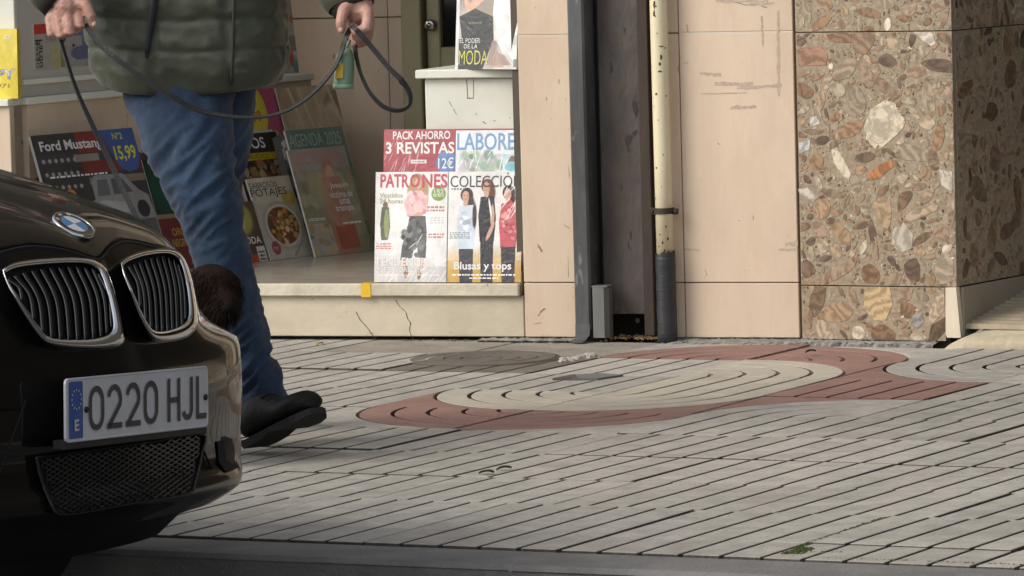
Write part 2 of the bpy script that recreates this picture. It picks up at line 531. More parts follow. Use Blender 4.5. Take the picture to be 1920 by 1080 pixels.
# scuffs, adhesive and tape remains on the panels
def stain(poly_px, m, b=0.0006, name='scuff'):
    mb = MB()
    P = [wq(*wp(x, y), b) for x, y in poly_px]
    mb.add(P, [tuple(range(len(P)))])
    return mb
def ragged(x0, y0, x1, y1, th, rnd, n=9):
    up = [(lerp(x0, x1, i / n), lerp(y0, y1, i / n) - th * rnd.uniform(0.3, 1)) for i in range(n + 1)]
    dn = [(lerp(x0, x1, i / n), lerp(y0, y1, i / n) + th * rnd.uniform(0.3, 1)) for i in range(n + 1)]
    return up + dn[::-1]
rs = random.Random(11)
mbl, mbd = MB(), MB()
for (x0, y0, x1, y1, th) in [(1312, 138, 1352, 140, 4), (1340, 156, 1412, 158, 6), (1382, 166, 1466, 160, 3.5), (1370, 202, 1418, 200, 5), (1342, 2, 1440, 3, 4), (1398, 9, 1452, 6, 3),
                             (1312, 176, 1400, 174, 1.6), (1472, 458, 1496, 456, 6), (1460, 468, 1492, 468, 3), (1284, 467, 1312, 470, 2.5)]:
    P = ragged(x0, y0, x1, y1, th, rs)
    mbl.add([wq(*wp(x, y), 0.0006) for x, y in P], [tuple(range(len(P)))])
for (x0, y0, x1, y1, th) in [(1428, 30, 1430, 85, 3), (1458, 20, 1460, 180, 3.5)]:
    P = ragged(x0, y0, x1, y1, 0, rs)
    n = 14
    P = [(lerp(x0, x1, i / n) - th * rs.uniform(0.2, 1), lerp(y0, y1, i / n)) for i in range(n + 1)] + [(lerp(x0, x1, i / n) + th * rs.uniform(0.2, 1), lerp(y0, y1, i / n)) for i in range(n, -1, -1)]
    mbl.add([wq(*wp(x, y), 0.0007) for x, y in P], [tuple(range(len(P)))])
for (x0, y0, x1, y1, th) in [(1011, 462, 1016, 472, 2.5), (1009, 458, 1010, 464, 1.2), (1048, 148, 1048, 157, 0.9), (1024, 182, 1025, 188, 0.8), (1012, 586, 1022, 578, 1.8), (1008, 592, 1013, 588, 1.0), (1058, 422, 1068, 428, 0.9),
                             (1002, 607, 1014, 605, 0.9), (1060, 185, 1062, 187, 0.8), (1345, 268, 1350, 271, 1), (1384, 413, 1388, 414, 0.8), (1288, 46, 1290, 60, 1.0), (1282, 118, 1291, 118, 0.7), (1065, 480, 1066, 520, 0.4), (1376, 3, 1400, 10, 1.1), (1428, 12, 1438, 14, 1.2)]:
    n = 6
    dx, dy = x1 - x0, y1 - y0
    Ln = math.hypot(dx, dy)
    nx, ny = -dy / Ln, dx / Ln
    P = [(lerp(x0, x1, i / n) + nx * th * rs.uniform(0.3, 1), lerp(y0, y1, i / n) + ny * th * rs.uniform(0.3, 1)) for i in range(n + 1)] + \
        [(lerp(x0, x1, i / n) - nx * th * rs.uniform(0.3, 1), lerp(y0, y1, i / n) - ny * th * rs.uniform(0.3, 1)) for i in range(n, -1, -1)]
    mbd.add([wq(*wp(x, y), 0.0008) for x, y in P], [tuple(range(len(P)))])
for i in range(60):
    x, y = (rs.uniform(990, 1075), rs.uniform(70, 630)) if i % 2 else (rs.uniform(1290, 1490), rs.uniform(5, 625))
    r = rs.uniform(0.35, 0.9)
    P = [(x + r * math.cos(a) * rs.uniform(.6, 1.2), y + r * math.sin(a) * rs.uniform(.6, 1.2)) for a in [k * 1.05 for k in range(6)]]
    mbd.add([wq(*wp(*p), 0.0009) for p in P], [tuple(range(6))])
mbl.build('tape_residue', M_marklight, shop)['kind'] = 'stuff'
mbd.build('scuff_marks', M_mark, shop)['kind'] = 'stuff'

# cream base under the sill, with cracks
mb = MB()
wbox(mb, -0.80, 0.004, 0.012, 0.124, -0.06, -0.004, 0, 0.002)
wbox(mb, -2.9, -0.8, 0.012, 0.124, -0.06, -0.006, 0, 0.002)
mb.build('cream_base', M_cream_base, shop)
mb = MB()
for pts in ([(668, 585), (676, 600), (688, 613), (697, 626), (706, 637)], [(742, 562), (750, 575), (760, 584), (765, 598), (770, 606), (768, 620), (775, 637)]):
    sp = spline(pts, 5)
    l = [wq(*wp(p[0] - 0.9 * rs.uniform(.4, 1.3), p[1], -0.004), -0.0035) for p in sp]
    r_ = [wq(*wp(p[0] + 0.7 * rs.uniform(.4, 1.3), p[1], -0.004), -0.0035) for p in sp]
    mb = MB()
    mb.grid([l, r_])
    mb.build('crack', M_crack, shop)
# sill slab
mb = MB()
zt = 0.1585
far = [wq(-2.9, zt), wq(-0.003, zt), wq(-0.003, zt, -2.2), wq(-2.9, zt, -2.2)]
wbox(mb, -2.9, -0.0035, 0.1245, zt, -2.3, 0.0, 0, 0.0)
mb.build('sill_slab', M_sill, shop)
mb = MB()
wbox(mb, -0.80, -0.0035, 0.1240, zt + 0.0006, 0.0004, 0.013, 0, 0.003)
wbox(mb, -2.9, -0.803, 0.1240, zt + 0.0006, 0.0004, 0.013, 0, 0.003)
mb.build('sill_edge', M_silledge, shop)
# low splayed display wall on the left, with ledge
ZL = 0.68
LC, LE = on_z(50, 183, ZL), on_z(583, 137, ZL)
LD = (LE - LC).normalized()
LN = Vector((LD.y, -LD.x, 0))            # faces the recess
LLn = (LE - LC).length
def lq(s, z, b=0.0):
    return Vector((LC.x, LC.y, 0)) + LD * s + LN * b + ZV * z
mb = MB()
k0 = 0
for i in range(3):
    mb = MB()
    s0, s1 = i * LLn / 3 + 0.002, (i + 1) * LLn / 3 - 0.001
    mb.obox(lq(s0, zt + 0.001), LD * (s1 - s0), -LN * 0.02, ZV * (ZL - 0.022 - zt))
    mb.build('side_panel', M_stone, shop)
fa = (LC - WO).dot(W)
mb = MB()
wbox(mb, fa - 1.2, fa - 0.0215, zt + 0.001, ZL - 0.021, -0.03, -0.0005, 0, 0.002)
mb.build('stone_panel', M_stone, shop)
mb = MB()
LW = LN * -0.7
mb.obox(lq(-0.012, ZL - 0.02, 0.012), LD * (LLn + 0.014), LN * -0.9, ZV * 0.02, 0, 0.002)
wbox(mb, fa - 1.2, fa - 0.02, ZL - 0.0205, ZL - 0.0005, -0.3, 0.012, 0, 0.002)
mb.build('display_ledge', M_white, shop)
# end of the low wall
mb = MB()
mb.obox(lq(LLn - 0.001, zt, -0.021), LD * -0.02, -LN * 0.6, ZV * (ZL - 0.022 - zt))
mb.build('side_panel', M_stone, shop)
# white upper cabinet standing on the ledge
cab = empty('display_cabinet', lq(-0.02, ZL, -0.05), 'white display cabinet with shade painted on its side standing on the ledge behind the yellow book', 'cabinet')
UC = on_plane(28, 60, WO + N * -0.05, N)
ua = (UC - WO).dot(W)
mb = MB()
wbox(mb, ua - 1.0, ua, ZL + 0.001, 2.2, -0.07, -0.05, 0, 0.002)
mb.build('front_board', M_white, cab)
mb = MB()
P0 = wq(ua, ZL + 0.001, -0.0705)
mb.obox(P0, LD * (LLn - 0.25), -LN * 0.02, ZV * 1.5)
mb.build('side_board', M_whiteshade, cab)
mb = MB()
mb.obox(P0 + LN * 0.001 + ZV * 0.035, LD * (LLn - 0.30), LN * 0.012, ZV * 0.014)
mb.build('magazine_rail', M_white, cab)
# back wall of the recess
BP = lq(LLn, 0, -0.02)
bb = (BP - WO).dot(N) - 0.25
ba0 = wp(400, 60, bb)[0]
ba1 = wp(757, 60, bb)[0]
zj = wp(680, 33, bb)[1]
for z0, z1 in ((zt + 0.001, zj - 0.0015), (zj + 0.0015, zj + 0.66), (zj + 0.663, 2.4)):
    for (a0, a1) in ((ba0 - 1.2, ba0 - 0.002), (ba0 + 0.001, ba1 - 0.053), (ba1 - 0.051, ba1)):
        mb = MB()
        wbox(mb, a0, a1, z0, z1, bb - 0.03, bb, 0, 0.0015)
        mb.build('back_panel', M_stone, shop)
# door with lock
door = empty('shop_door', wq(ba1 + 0.1, zt, bb), None, None, parent=shop)
door.name = 'door'
mb = MB()
a_s0, a_s1 = wp(795, 60, bb)[0], wp(801, 60, bb)[0]
a_g = wp(826, 60, bb)[0]
zg = wp(840, 88, bb - 0.01)[1]
wbox(mb, ba1 + 0.002, a_s0, zt, 2.4, bb - 0.05, bb + 0.03, 0, 0.004)
mb.build('door_frame', M_olive, door)
mb = MB()
wbox(mb, a_s0, a_s1 + 0.01, zt, 2.4, bb - 0.06, bb - 0.03)
mb.build('door_gap', M_black, door)
mb = MB()
wbox(mb, a_s1, a_g, zt, 2.4, bb - 0.04, bb + 0.005, 0, 0.004)
wbox(mb, a_g, a_g + 0.9, zt, zg, bb - 0.04, bb + 0.005, 0, 0.004)
wbox(mb, a_g + 0.6, a_g + 0.9, zg, 2.4, bb - 0.04, bb + 0.005)
mb.build('door_leaf', M_olive, door)
mb = MB()
wbox(mb, a_g, a_g + 0.6, zg, 2.4, bb - 0.035, bb - 0.02)
mb.build('pane', flat('dark_glass', (0.015, 0.016, 0.014), 0.05), door)
mb = MB()
lc = wp(807, 47, bb + 0.02)
mb.tube([wq(lc[0], lc[1], bb + 0.003), wq(lc[0], lc[1], bb + 0.028), wq(lc[0], lc[1], bb + 0.032)], [0.018, 0.018, 0.014], 20)
mb.tube([wq(lc[0], lc[1], bb + 0.032), wq(lc[0], lc[1], bb + 0.034)], [0.008, 0.008], 12)
mb.build('lock', mat('worn_chrome', (0.45, 0.44, 0.42), 0.25, metal=0.9, var=0.1), door, True)
# unseen facade above, added dark to shade the recess and bonnet reflections
mb = MB()
wbox(mb, -3.0, 0.0, 2.25, 3.2, -2.6, 0.0)
mb.build('lintel', mat('brown_fascia', (0.07, 0.06, 0.045), 0.5), shop)
mb = MB()
wbox(mb, -3.0, 0.80, 3.2, 9.0, -2.6, -0.02)
mb.build('upper_wall', mat('unseen_dark_render', (0.085, 0.075, 0.058), 0.8), shop)
mb = MB()
wbox(mb, 0.156, 0.42, 2.85, 3.2, -0.3, -0.02)
wbox(mb, 0.10, 0.45, -0.02, 3.2, -0.33, -0.28)
wbox(mb, -0.02, 0.006, zt, 2.25, -2.4, -0.03)
mb.build('inner_wall', M_core, shop)
mb = MB()
wbox(mb, -3.2, -3.0, 0, 3.2, -2.6, 0)
wbox(mb, -3.0, 0.0, zt, 2.3, -2.6, -2.45)
mb.build('side_wall', M_stone, shop)

# white display stand behind the pack (thing)
stand = empty('display_stand', wq(-0.15, zt, -0.3), 'white painted display box with overhanging shelf behind the shrink wrapped magazine pack', 'display stand')
SB = -0.10
x0, z1 = wp(796, 147, SB)
x1 = -0.010
zs0 = wp(850, 147, SB + 0.02)[1]
zs1 = wp(850, 130.5, SB + 0.02)[1]
xs0 = wp(778, 138, SB + 0.02)[0]
mb = MB()
wbox(mb, x0, x1, zt + 0.001, zs0 - 0.001, SB - 0.35, SB, 0, 0.003)
mb.build('box', M_white, stand)
mb = MB()
wbox(mb, xs0, x1 + 0.002, zs0, zs1, SB - 0.36, SB + 0.02, 0, 0.003)
mb.build('shelf', M_white, stand)
mb = MB()
for (xa, ya, xb, yb, wd) in [(875, 149, 877, 184, 0.8), (888, 149, 888, 184, 0.6), (876, 184, 888, 184, 1.0), (842, 190, 848, 200, .5), (850, 204, 856, 215, .5), (905, 228, 912, 232, .8), (892, 212, 894, 216, .5), (955, 220, 957, 222, .6), (925, 226, 930, 227, .5)]:
    A1, B1 = wq(*wp(xa, ya, SB), SB + 0.0006), wq(*wp(xb, yb, SB), SB + 0.0006)
    d = (B1 - A1).normalized()
    nn = d.cross(N).normalized() * wd * 0.0014
    mb.add([A1 - nn, B1 - nn * 0.6, B1 + nn * 0.6, A1 + nn], [(0, 1, 2, 3)])
mb.build('scratch', M_crack, stand)['kind'] = 'stuff'
mb = MB()
a0, a1 = wp(677, 543, 0.014)[0], wp(695, 543, 0.014)[0]
mb.obox(wq(a0, 0.122, 0.0135), W * (a1 - a0), N * 0.0012, ZV * (zt + 0.0010 - 0.122))
mb.obox(wq(a0, zt + 0.0008, 0.0147), W * (a1 - a0), N * -0.03, ZV * 0.001)
tag(mb.build('yellow_tape', flat('yellow_tape', (0.75, 0.48, 0.03), 0.4)), 'short piece of yellow tape stuck over the edge of the sill', 'tape')

# ------------------------------------------------------------------ steel guide, plate, guard, pipe
rail = empty('shutter_rail', wq(0.17, 0), 'tall grey steel angle rail with bent foot beside the narrow beige pillar', 'rail')
mb = MB()
ra0, ra1 = 0.1575, 0.2035
sec = [(ra0, 0.012), (ra0 + 0.004, 0.016), (ra1 - 0.006, 0.016), (ra1, 0.010), (ra1, -0.10), (ra1 - 0.004, -0.10), (ra1 - 0.004, 0.008), (ra0 + 0.004, 0.010), (ra0 + 0.004, -0.05), (ra0, -0.05)]
Pn = len(sec)
lo = [wq(a, 0.035, b) for a, b in sec]; hi = [wq(a, 2.84, b) for a, b in sec]
mb.add(lo + hi, [tuple(range(Pn)), tuple(range(2 * Pn - 1, Pn - 1, -1))] + [(i, (i + 1) % Pn, Pn + (i + 1) % Pn, Pn + i) for i in range(Pn)])
mb.build('rail_post', M_steel, rail)
mb = MB()
prof = [(0.050, 0.0135), (0.020, 0.016), (0.008, 0.032), (0.004, 0.058), (0.0015, 0.058), (0.004, 0.030), (0.014, 0.012), (0.046, 0.0115)]
l = [wq(ra0 + 0.001, z, b + 0.003) for z, b in prof]; r_ = [wq(ra1 - (0.004 if z > 0.015 else 0.010), z, b + 0.003) for z, b in prof]
mb.grid([l, r_])
mb.add(l + r_, [tuple(range(8)), tuple(range(8, 16)), (0, 7, 15, 8)])
mb.build('foot', M_steel, rail)
plate = empty('steel_plate', wq(0.28, 0.1, -0.06), 'wide rusty brown steel plate set back in the slot between rail and pipe', 'steel plate')
mb = MB()
pa0, pa1 = wp(1126, 300, -0.06)[0], wp(1203, 300, -0.06)[0]
zb = wp(1170, 589, -0.06)[1]
mb.obox(wq(pa0, zb, -0.06), W * (pa1 - pa0), N * -0.012, ZV * 2.5, 0, 0.0015)
mb.build('plate', M_rust, plate)
mb = MB()
wbox(mb, pa1 + 0.001, pa1 + 0.030, 0.012, 2.8, -0.12, -0.045, 0, 0.002)
wbox(mb, pa0 - 0.018, pa0 - 0.002, 0.15, 2.8, -0.13, -0.09, 0, 0.002)
mb.build('edge_angle', M_darksteel, plate)
mb = MB()
bc = wp(1196, 601, -0.075)
mb.tube([wq(bc[0], bc[1], -0.085), wq(bc[0], bc[1], -0.07)], 0.007, 8)
mb.build('bolt', M_darksteel, plate)
guard = MB()
ga0, ga1, ga2 = wp(1112, 600, 0.018)[0], wp(1133, 600, 0.018)[0], wp(1143, 600, 0.0)[0]
sec = [(ga0, 0.018), (ga1, 0.018), (ga2, 0.000), (ga2, -0.03), (ga2 - 0.003, -0.03), (ga2 - 0.003, -0.001), (ga1 - 0.002, 0.015), (ga0, 0.015)]
lo = [wq(a, 0.012, b) for a, b in sec]; hi = [wq(a, 0.150 if a < ga2 - 0.004 else 0.146, b) for a, b in sec]
guard.add(lo + hi, [tuple(range(8)), tuple(range(15, 7, -1))] + [(i, (i + 1) % 8, 8 + (i + 1) % 8, 8 + i) for i in range(8)])
guard.obox(wq(ga0 - 0.002, 0.150, 0.019), W * (ga2 - ga0 + 0.003), N * -0.045, ZV * 0.004)
tag(guard.build('metal_guard', M_galv), 'short galvanised metal guard standing on the ground at the foot of the steel rail', 'guard')

pipe = empty('drain_pipe', wq(0.43, 0.01, 0.04), 'cream painted rust spotted downpipe with a black wrapped lower end', 'pipe')
PB = 0.035
def pipe_c(y):
    xl = lerp(1218, 1234, y / 645.0)
    xr = lerp(1250, 1270, y / 645.0)
    a, z = wp((xl + xr) / 2, y, PB)
    return a, z
pr = 0.0235
ztop = wp(1245, 478, PB)[1]
pa_b, pa_t = pipe_c(640)[0], pipe_c(5)[0]
zt_t = pipe_c(5)[1]
def pc(z):
    return wq(lerp(pa_b, pa_t, (z - 0.01) / (zt_t - 0.01)), z, PB)
mb = MB()
mb.tube([pc(ztop - 0.02), pc(0.5), pc(0.9), pc(2.0), pc(3.1)], pr, 28)
mb.build('upper_pipe', M_pipe, pipe, True)
mb = MB()
zz = [0.004, 0.03, 0.06, 0.09, 0.12, 0.15, 0.18, 0.205, ztop - 0.012, ztop]
mb.tube([pc(z) for z in zz], [pr + 0.0035 + 0.0006 * math.sin(z * 95) for z in zz], 28)
# torn upper rim
rim = []
for k in range(28):
    a = 2 * math.pi * k / 28
    rim.append(a)
n0 = 28
lo = [pc(ztop - 0.004) + (W * math.cos(a) + N * math.sin(a)) * (pr + 0.0036) for a in rim]
hi = [pc(ztop + rs.uniform(-0.002, 0.016)) + (W * math.cos(a) + N * math.sin(a)) * (pr + 0.0032) for a in rim]
mb.grid([lo, hi], 0, True)
mb.build('tape_wrap', M_rubber, pipe, True)
mb = MB()
zc = wp(1246, 395, PB)[1]
for dz in (-0.008, 0.0):
    mb.tube([pc(zc + dz), pc(zc + dz + 0.008)], pr + 0.004, 28)
wbox(mb, (pc(zc) - WO).dot(W) - pr - 0.018, (pc(zc) - WO).dot(W) - pr + 0.003, zc - 0.010, zc + 0.008, PB - 0.006, PB + 0.004, 0, 0.001)
wbox(mb, (pc(zc) - WO).dot(W) + pr - 0.003, (pc(zc) - WO).dot(W) + pr + 0.016, zc - 0.010, zc + 0.006, PB - 0.006, PB + 0.004, 0, 0.001)
mb.tube([wq((pc(zc) - WO).dot(W) - pr - 0.010, zc, PB + 0.003), wq((pc(zc) - WO).dot(W) - pr - 0.010, zc, PB + 0.008)], 0.005, 8)
mb.tube([wq((pc(zc) - WO).dot(W) + pr + 0.009, zc, PB + 0.003), wq((pc(zc) - WO).dot(W) + pr + 0.009, zc, PB + 0.008)], 0.005, 8)
mb.build('clamp', M_darksteel, pipe)
mb = MB()
spots = [(1228, 8, 2.5, 9), (1227, 25, 2, 7), (1231, 12, 1.5, 2), (1230, 30, 1.5, 2), (1240, 87, 4, 2), (1246, 90, 1.5, 1.5), (1240, 108, 2, 6), (1238, 120, 2.5, 4), (1238, 134, 5, 2), (1231, 176, 2.5, 3), (1248, 180, 1, 2), (1235, 225, 1, 1.5),
         (1231, 315, 2, 2), (1244, 290, 1, 2), (1247, 470, 2, 4), (1243, 455, 2, 3), (1252, 448, 1.5, 4), (1238, 440, 1, 2), (1236, 462, 1.5, 2), (1249, 425, 1, 3), (1241, 350, 1, 1.2), (1226, 200, 1, 1.2), (1229, 372, 1, 3), (1233, 62, 1, 1.5), (1247, 50, .8, 1)]
for (x, y, rx, ry) in spots:
    P = []
    for k in range(8):
        an = k * math.pi / 4
        a, z = wp(x + rx * math.cos(an) * rs.uniform(.6, 1.2), y + ry * math.sin(an) * rs.uniform(.6, 1.2), PB + pr * 0.8)
        ca = (pc(z) - WO).dot(W)
        da = max(-pr * .98, min(pr * .98, a - ca))
        P.append(wq(ca + da, z, PB + math.sqrt((pr + 0.0005) ** 2 - da * da)))
    mb.add(P, [tuple(range(8))])
mb.build('rust_spots', M_rustspot, pipe)['kind'] = 'stuff'

# ================================================================== MARBLE BUILDING
MY = R(27)
MW, MN = Vector((math.cos(MY), -math.sin(MY), 0)), Vector((-math.sin(MY), -math.cos(MY), 0))
MO = on_z(1502, 642)
def mq(a, z, b=0.0):
    return MO + MW * a + MN * b + ZV * z
def mpx(px, py, b=0.0):
    P = on_plane(px, py, MO + MN * b, MN)
    return (P - MO).dot(MW), P.z
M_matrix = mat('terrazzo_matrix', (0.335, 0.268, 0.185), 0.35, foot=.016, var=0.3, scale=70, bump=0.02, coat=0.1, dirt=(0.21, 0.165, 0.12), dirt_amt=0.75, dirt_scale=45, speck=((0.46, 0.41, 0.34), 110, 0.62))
def stone_mat():
    m = bpy.data.materials.new('inlaid_stone')
    m.use_nodes = True
    t = m.node_tree
    L = t.links.new
    b = t.nodes['Principled BSDF']
    ca = _n(t, 'ShaderNodeAttribute', attribute_name='stone_col')
    ba = _n(t, 'ShaderNodeAttribute', attribute_name='band')
    pos = _n(t, 'ShaderNodeNewGeometry').outputs['Position']
    dp = _n(t, 'ShaderNodeVectorMath', operation='DOT_PRODUCT')
    L(pos, dp.inputs[0]); L(ba.outputs['Vector'], dp.inputs[1])
    nz = _n(t, 'ShaderNodeTexNoise')
    nz.inputs['Scale'].default_value = 16
    nz.inputs['Detail'].default_value = 7
    nz.inputs['Distortion'].default_value = 1.2
    L(pos, nz.inputs['Vector'])
    ml = _n(t, 'ShaderNodeMath', operation='MULTIPLY_ADD')
    ml.inputs[1].default_value = 24
    L(nz.outputs[0], ml.inputs[0]); L(dp.outputs['Value'], ml.inputs[2])
    sn = _n(t, 'ShaderNodeMath', operation='SINE')
    L(ml.outputs[0], sn.inputs[0])
    nb = _n(t, 'ShaderNodeTexNoise')
    nb.inputs['Scale'].default_value = 130
    nb.inputs['Detail'].default_value = 4
    L(pos, nb.inputs['Vector'])
    ad = _n(t, 'ShaderNodeMath', operation='MULTIPLY_ADD')
    ad.inputs[1].default_value = 1.6
    L(nb.outputs[0], ad.inputs[0]); L(sn.outputs[0], ad.inputs[2])
    mr = _n(t, 'ShaderNodeMapRange')
    mr.inputs[1].default_value, mr.inputs[2].default_value = -0.2, 1.9
    mr.inputs[3].default_value, mr.inputs[4].default_value = 0.72, 1.26
    L(ad.outputs[0], mr.inputs[0])
    mx = _n(t, 'ShaderNodeMix', data_type='RGBA', blend_type='MULTIPLY')
    mx.inputs[0].default_value = 1
    L(ca.outputs['Color'], mx.inputs[6]); L(mr.outputs[0], mx.inputs[7])
    L(mx.outputs[2], b.inputs['Base Color'])
    b.inputs['Roughness'].default_value = 0.3
    return m
M_inlay = stone_mat()
PAL = [(0.29, 0.195, 0.125), (0.25, 0.165, 0.105), (0.35, 0.25, 0.165), (0.38, 0.30, 0.22), (0.20, 0.14, 0.10), (0.40, 0.33, 0.25), (0.31, 0.225, 0.165), (0.27, 0.205, 0.15), (0.35, 0.265, 0.20), (0.15, 0.11, 0.085), (0.36, 0.31, 0.24)]
PALL = [(0.52, 0.46, 0.37), (0.47, 0.41, 0.32), (0.58, 0.54, 0.48)]
def inlay_mesh(stones, frame, parent, name, kind=None):
    """stones: list of (x, z, outline, colour, band); frame(x, z, out) -> point"""
    mb = MB()
    cols, bands = [], []
    for (x, z, out, col, band) in stones:
        n = len(out)
        c = [frame(x + p[0] * 0.5, z + p[1] * 0.5, 0.0012) for p in out]
        e = [frame(x + p[0], z + p[1], 0.0011) for p in out]
        lo = [frame(x + p[0] * 1.01, z + p[1] * 1.01, 0.0) for p in out]
        mb.add(c + e + lo, [tuple(range(n))] + [(i, (i + 1) % n, n + (i + 1) % n, n + i) for i in range(n)] + [(n + i, n + (i + 1) % n, 2 * n + (i + 1) % n, 2 * n + i) for i in range(n)])
        cols += [col] * (3 * n)
        bands += [band] * (3 * n)
    o = mb.build(name, M_inlay, parent, fixn=False)
    ac = o.data.attributes.new('stone_col', 'FLOAT_COLOR', 'POINT')
    ac.data.foreach_set('color', [x for c in cols for x in (*c, 1.0)])
    ab = o.data.attributes.new('band', 'FLOAT_VECTOR', 'POINT')
    ab.data.foreach_set('vector', [x for c in bands for x in c])
    if kind:
        o['kind'] = kind
    return o
def outline(r, rr, elong, ang, n):
    P = []
    for k in range(n):
        a = 2 * math.pi * k / n + rr.uniform(-0.25, 0.25)
        q = r * rr.uniform(0.66, 1.14)
        x, y = q * math.cos(a) * elong, q * math.sin(a) / elong
        P.append((x * math.cos(ang) - y * math.sin(ang), x * math.sin(ang) + y * math.cos(ang)))
    Q = []
    for k in range(n):                       # worn corners
        a, b = P[k], P[(k + 1) % n]
        Q += [(a[0] * .78 + b[0] * .22, a[1] * .78 + b[1] * .22), (a[0] * .22 + b[0] * .78, a[1] * .22 + b[1] * .78)]
    return Q
def fill_slab(x0, x1, z0, z1, sizes, frame, parent, seed, dirs, fixed=(), dark=1.0, big_n=20):
    rr = random.Random(seed)
    placed, big, small = [], [], []
    for (fx, fz, out, col, fr) in fixed:
        placed.append((fx, fz, fr))
        an = rr.uniform(0, math.pi)
        big.append((fx, fz, out, col, dirs(an, rr.uniform(150, 260) if col[0] < .56 else 30)))
    for (r0, r1, tries) in sizes:
        for _ in range(tries):
            r = rr.uniform(r0, r1)
            x, z = rr.uniform(x0 + r * .2, x1 - r * .2), rr.uniform(z0 + r * .2, z1 - r * .2)
            if any((x - p[0]) ** 2 + (z - p[1]) ** 2 < ((r + p[2]) * 0.86) ** 2 for p in placed):
                continue
            el = rr.uniform(1.0, 1.75)
            ang = rr.uniform(0, math.pi)
            out = outline(r, rr, el, ang, rr.choice([5, 6, 7, 8]) if r > 0.008 else rr.choice([4, 5]))
            out = [(min(max(x + p[0], x0 + 0.001), x1 - 0.001) - x, min(max(z + p[1], z0 + 0.001), z1 - 0.001) - z) for p in out]
            col = rr.choice(PALL) if rr.random() < 0.06 else rr.choice(PAL)
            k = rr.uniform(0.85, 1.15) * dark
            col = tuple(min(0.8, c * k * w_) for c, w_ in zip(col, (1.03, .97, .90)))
            placed.append((x, z, r))
            st = (x, z, out, col, dirs(rr.uniform(0, math.pi), rr.uniform(60, 260) if r > .01 else 60))
            (big if r > 0.016 and len(big) < big_n else small).append(st)
    for st in big:
        inlay_mesh([st], frame, parent, 'stone')
    inlay_mesh(small, frame, parent, 'stone_chips', 'stuff')

mbld = empty('marble_building', mq(0.2, 0), 'neighbouring building corner clad in brown breccia marble slabs with a ramped doorway', 'building')
mrows = [(0.010, 0.1525), (0.1550, 0.8305), (0.833, 1.5), (1.503, 2.2)]
mb = MB()
mb.obox(mq(0.004, -0.02, -0.022), MW * 0.42, -MN * 0.8, ZV * 3.2)
mb.build('wall_core', M_core, mbld)
mb = MB()
mb.obox(mq(0.0, 3.2, 0.0), MW * 3.2, -MN * 2.5, ZV * 5.5)
mb.obox(mq(0.0, 2.2, 0.0), MW * 3.2, -MN * 2.5, ZV * 0.97)
mb.build('upper_wall', mat('upper_brown', (0.2, 0.16, 0.12), 0.8), mbld)
def fdirs(an, f):
    v = MW * math.cos(an) + ZV * math.sin(an)
    return tuple(v * f)
SD = Vector((math.sin(R(31)), math.cos(R(31)), 0))     # direction of the doorway's side face, going in
SN = Vector((SD.y, -SD.x, 0))
def sdirs(an, f):
    v = SD * math.cos(an) + ZV * math.sin(an)
    return tuple(v * f)
def px_stone(pts, col):
    P = [mpx(*p) for p in pts]
    cx, cz = sum(p[0] for p in P) / len(P), sum(p[1] for p in P) / len(P)
    out = [(p[0] - cx, p[1] - cz) for p in P]
    r = max(math.hypot(*p) for p in out) * 0.9
    return (cx, cz, out, col, r)
AE = 0.4535
CR = (0.58, 0.50, 0.375)
fx_mid = [px_stone([(1660, 188), (1680, 195), (1698, 228), (1690, 245), (1662, 270), (1645, 283), (1625, 262), (1620, 238), (1632, 205)], CR),
          px_stone([(1638, 318), (1650, 308), (1672, 300), (1676, 312), (1662, 322), (1650, 334), (1630, 338), (1626, 328)], (0.42, 0.19, 0.085)),
          px_stone([(1558, 278), (1568, 274), (1580, 295), (1596, 325), (1592, 338), (1580, 330), (1564, 305)], CR),
          px_stone([(1675, 430), (1695, 418), (1712, 440), (1710, 465), (1690, 474), (1672, 460)], (0.45, 0.40, 0.32)),
          px_stone([(1498, 268), (1520, 262), (1518, 280), (1500, 288)], (0.46, 0.45, 0.43)),
          px_stone([(1496, 355), (1515, 352), (1532, 372), (1526, 378), (1502, 366)], (0.5, 0.45, 0.37)),
          px_stone([(1760, 318), (1786, 322), (1786, 360), (1766, 348)], (0.52, 0.46, 0.37)),
          px_stone([(1518, 220), (1532, 218), (1538, 232), (1520, 238)], (0.54, 0.5, 0.43)),
          px_stone([(1635, 376), (1668, 372), (1672, 395), (1668, 430), (1650, 425), (1645, 395)], (0.40, 0.29, 0.18)),
          px_stone([(1496, 90), (1540, 86), (1552, 100), (1550, 122), (1500, 124)], (0.34, 0.2, 0.13))]
fx_low = [px_stone([(1622, 540), (1668, 538), (1674, 570), (1660, 602), (1640, 600), (1620, 578)], (0.50, 0.36, 0.20)),
          px_stone([(1712, 590), (1730, 586), (1732, 606), (1722, 616), (1708, 606)], (0.30, 0.27, 0.25)),
          px_stone([(1740, 640), (1746, 610), (1772, 594), (1776, 618), (1752, 642)], (0.13, 0.085, 0.055))]
mslabs = []
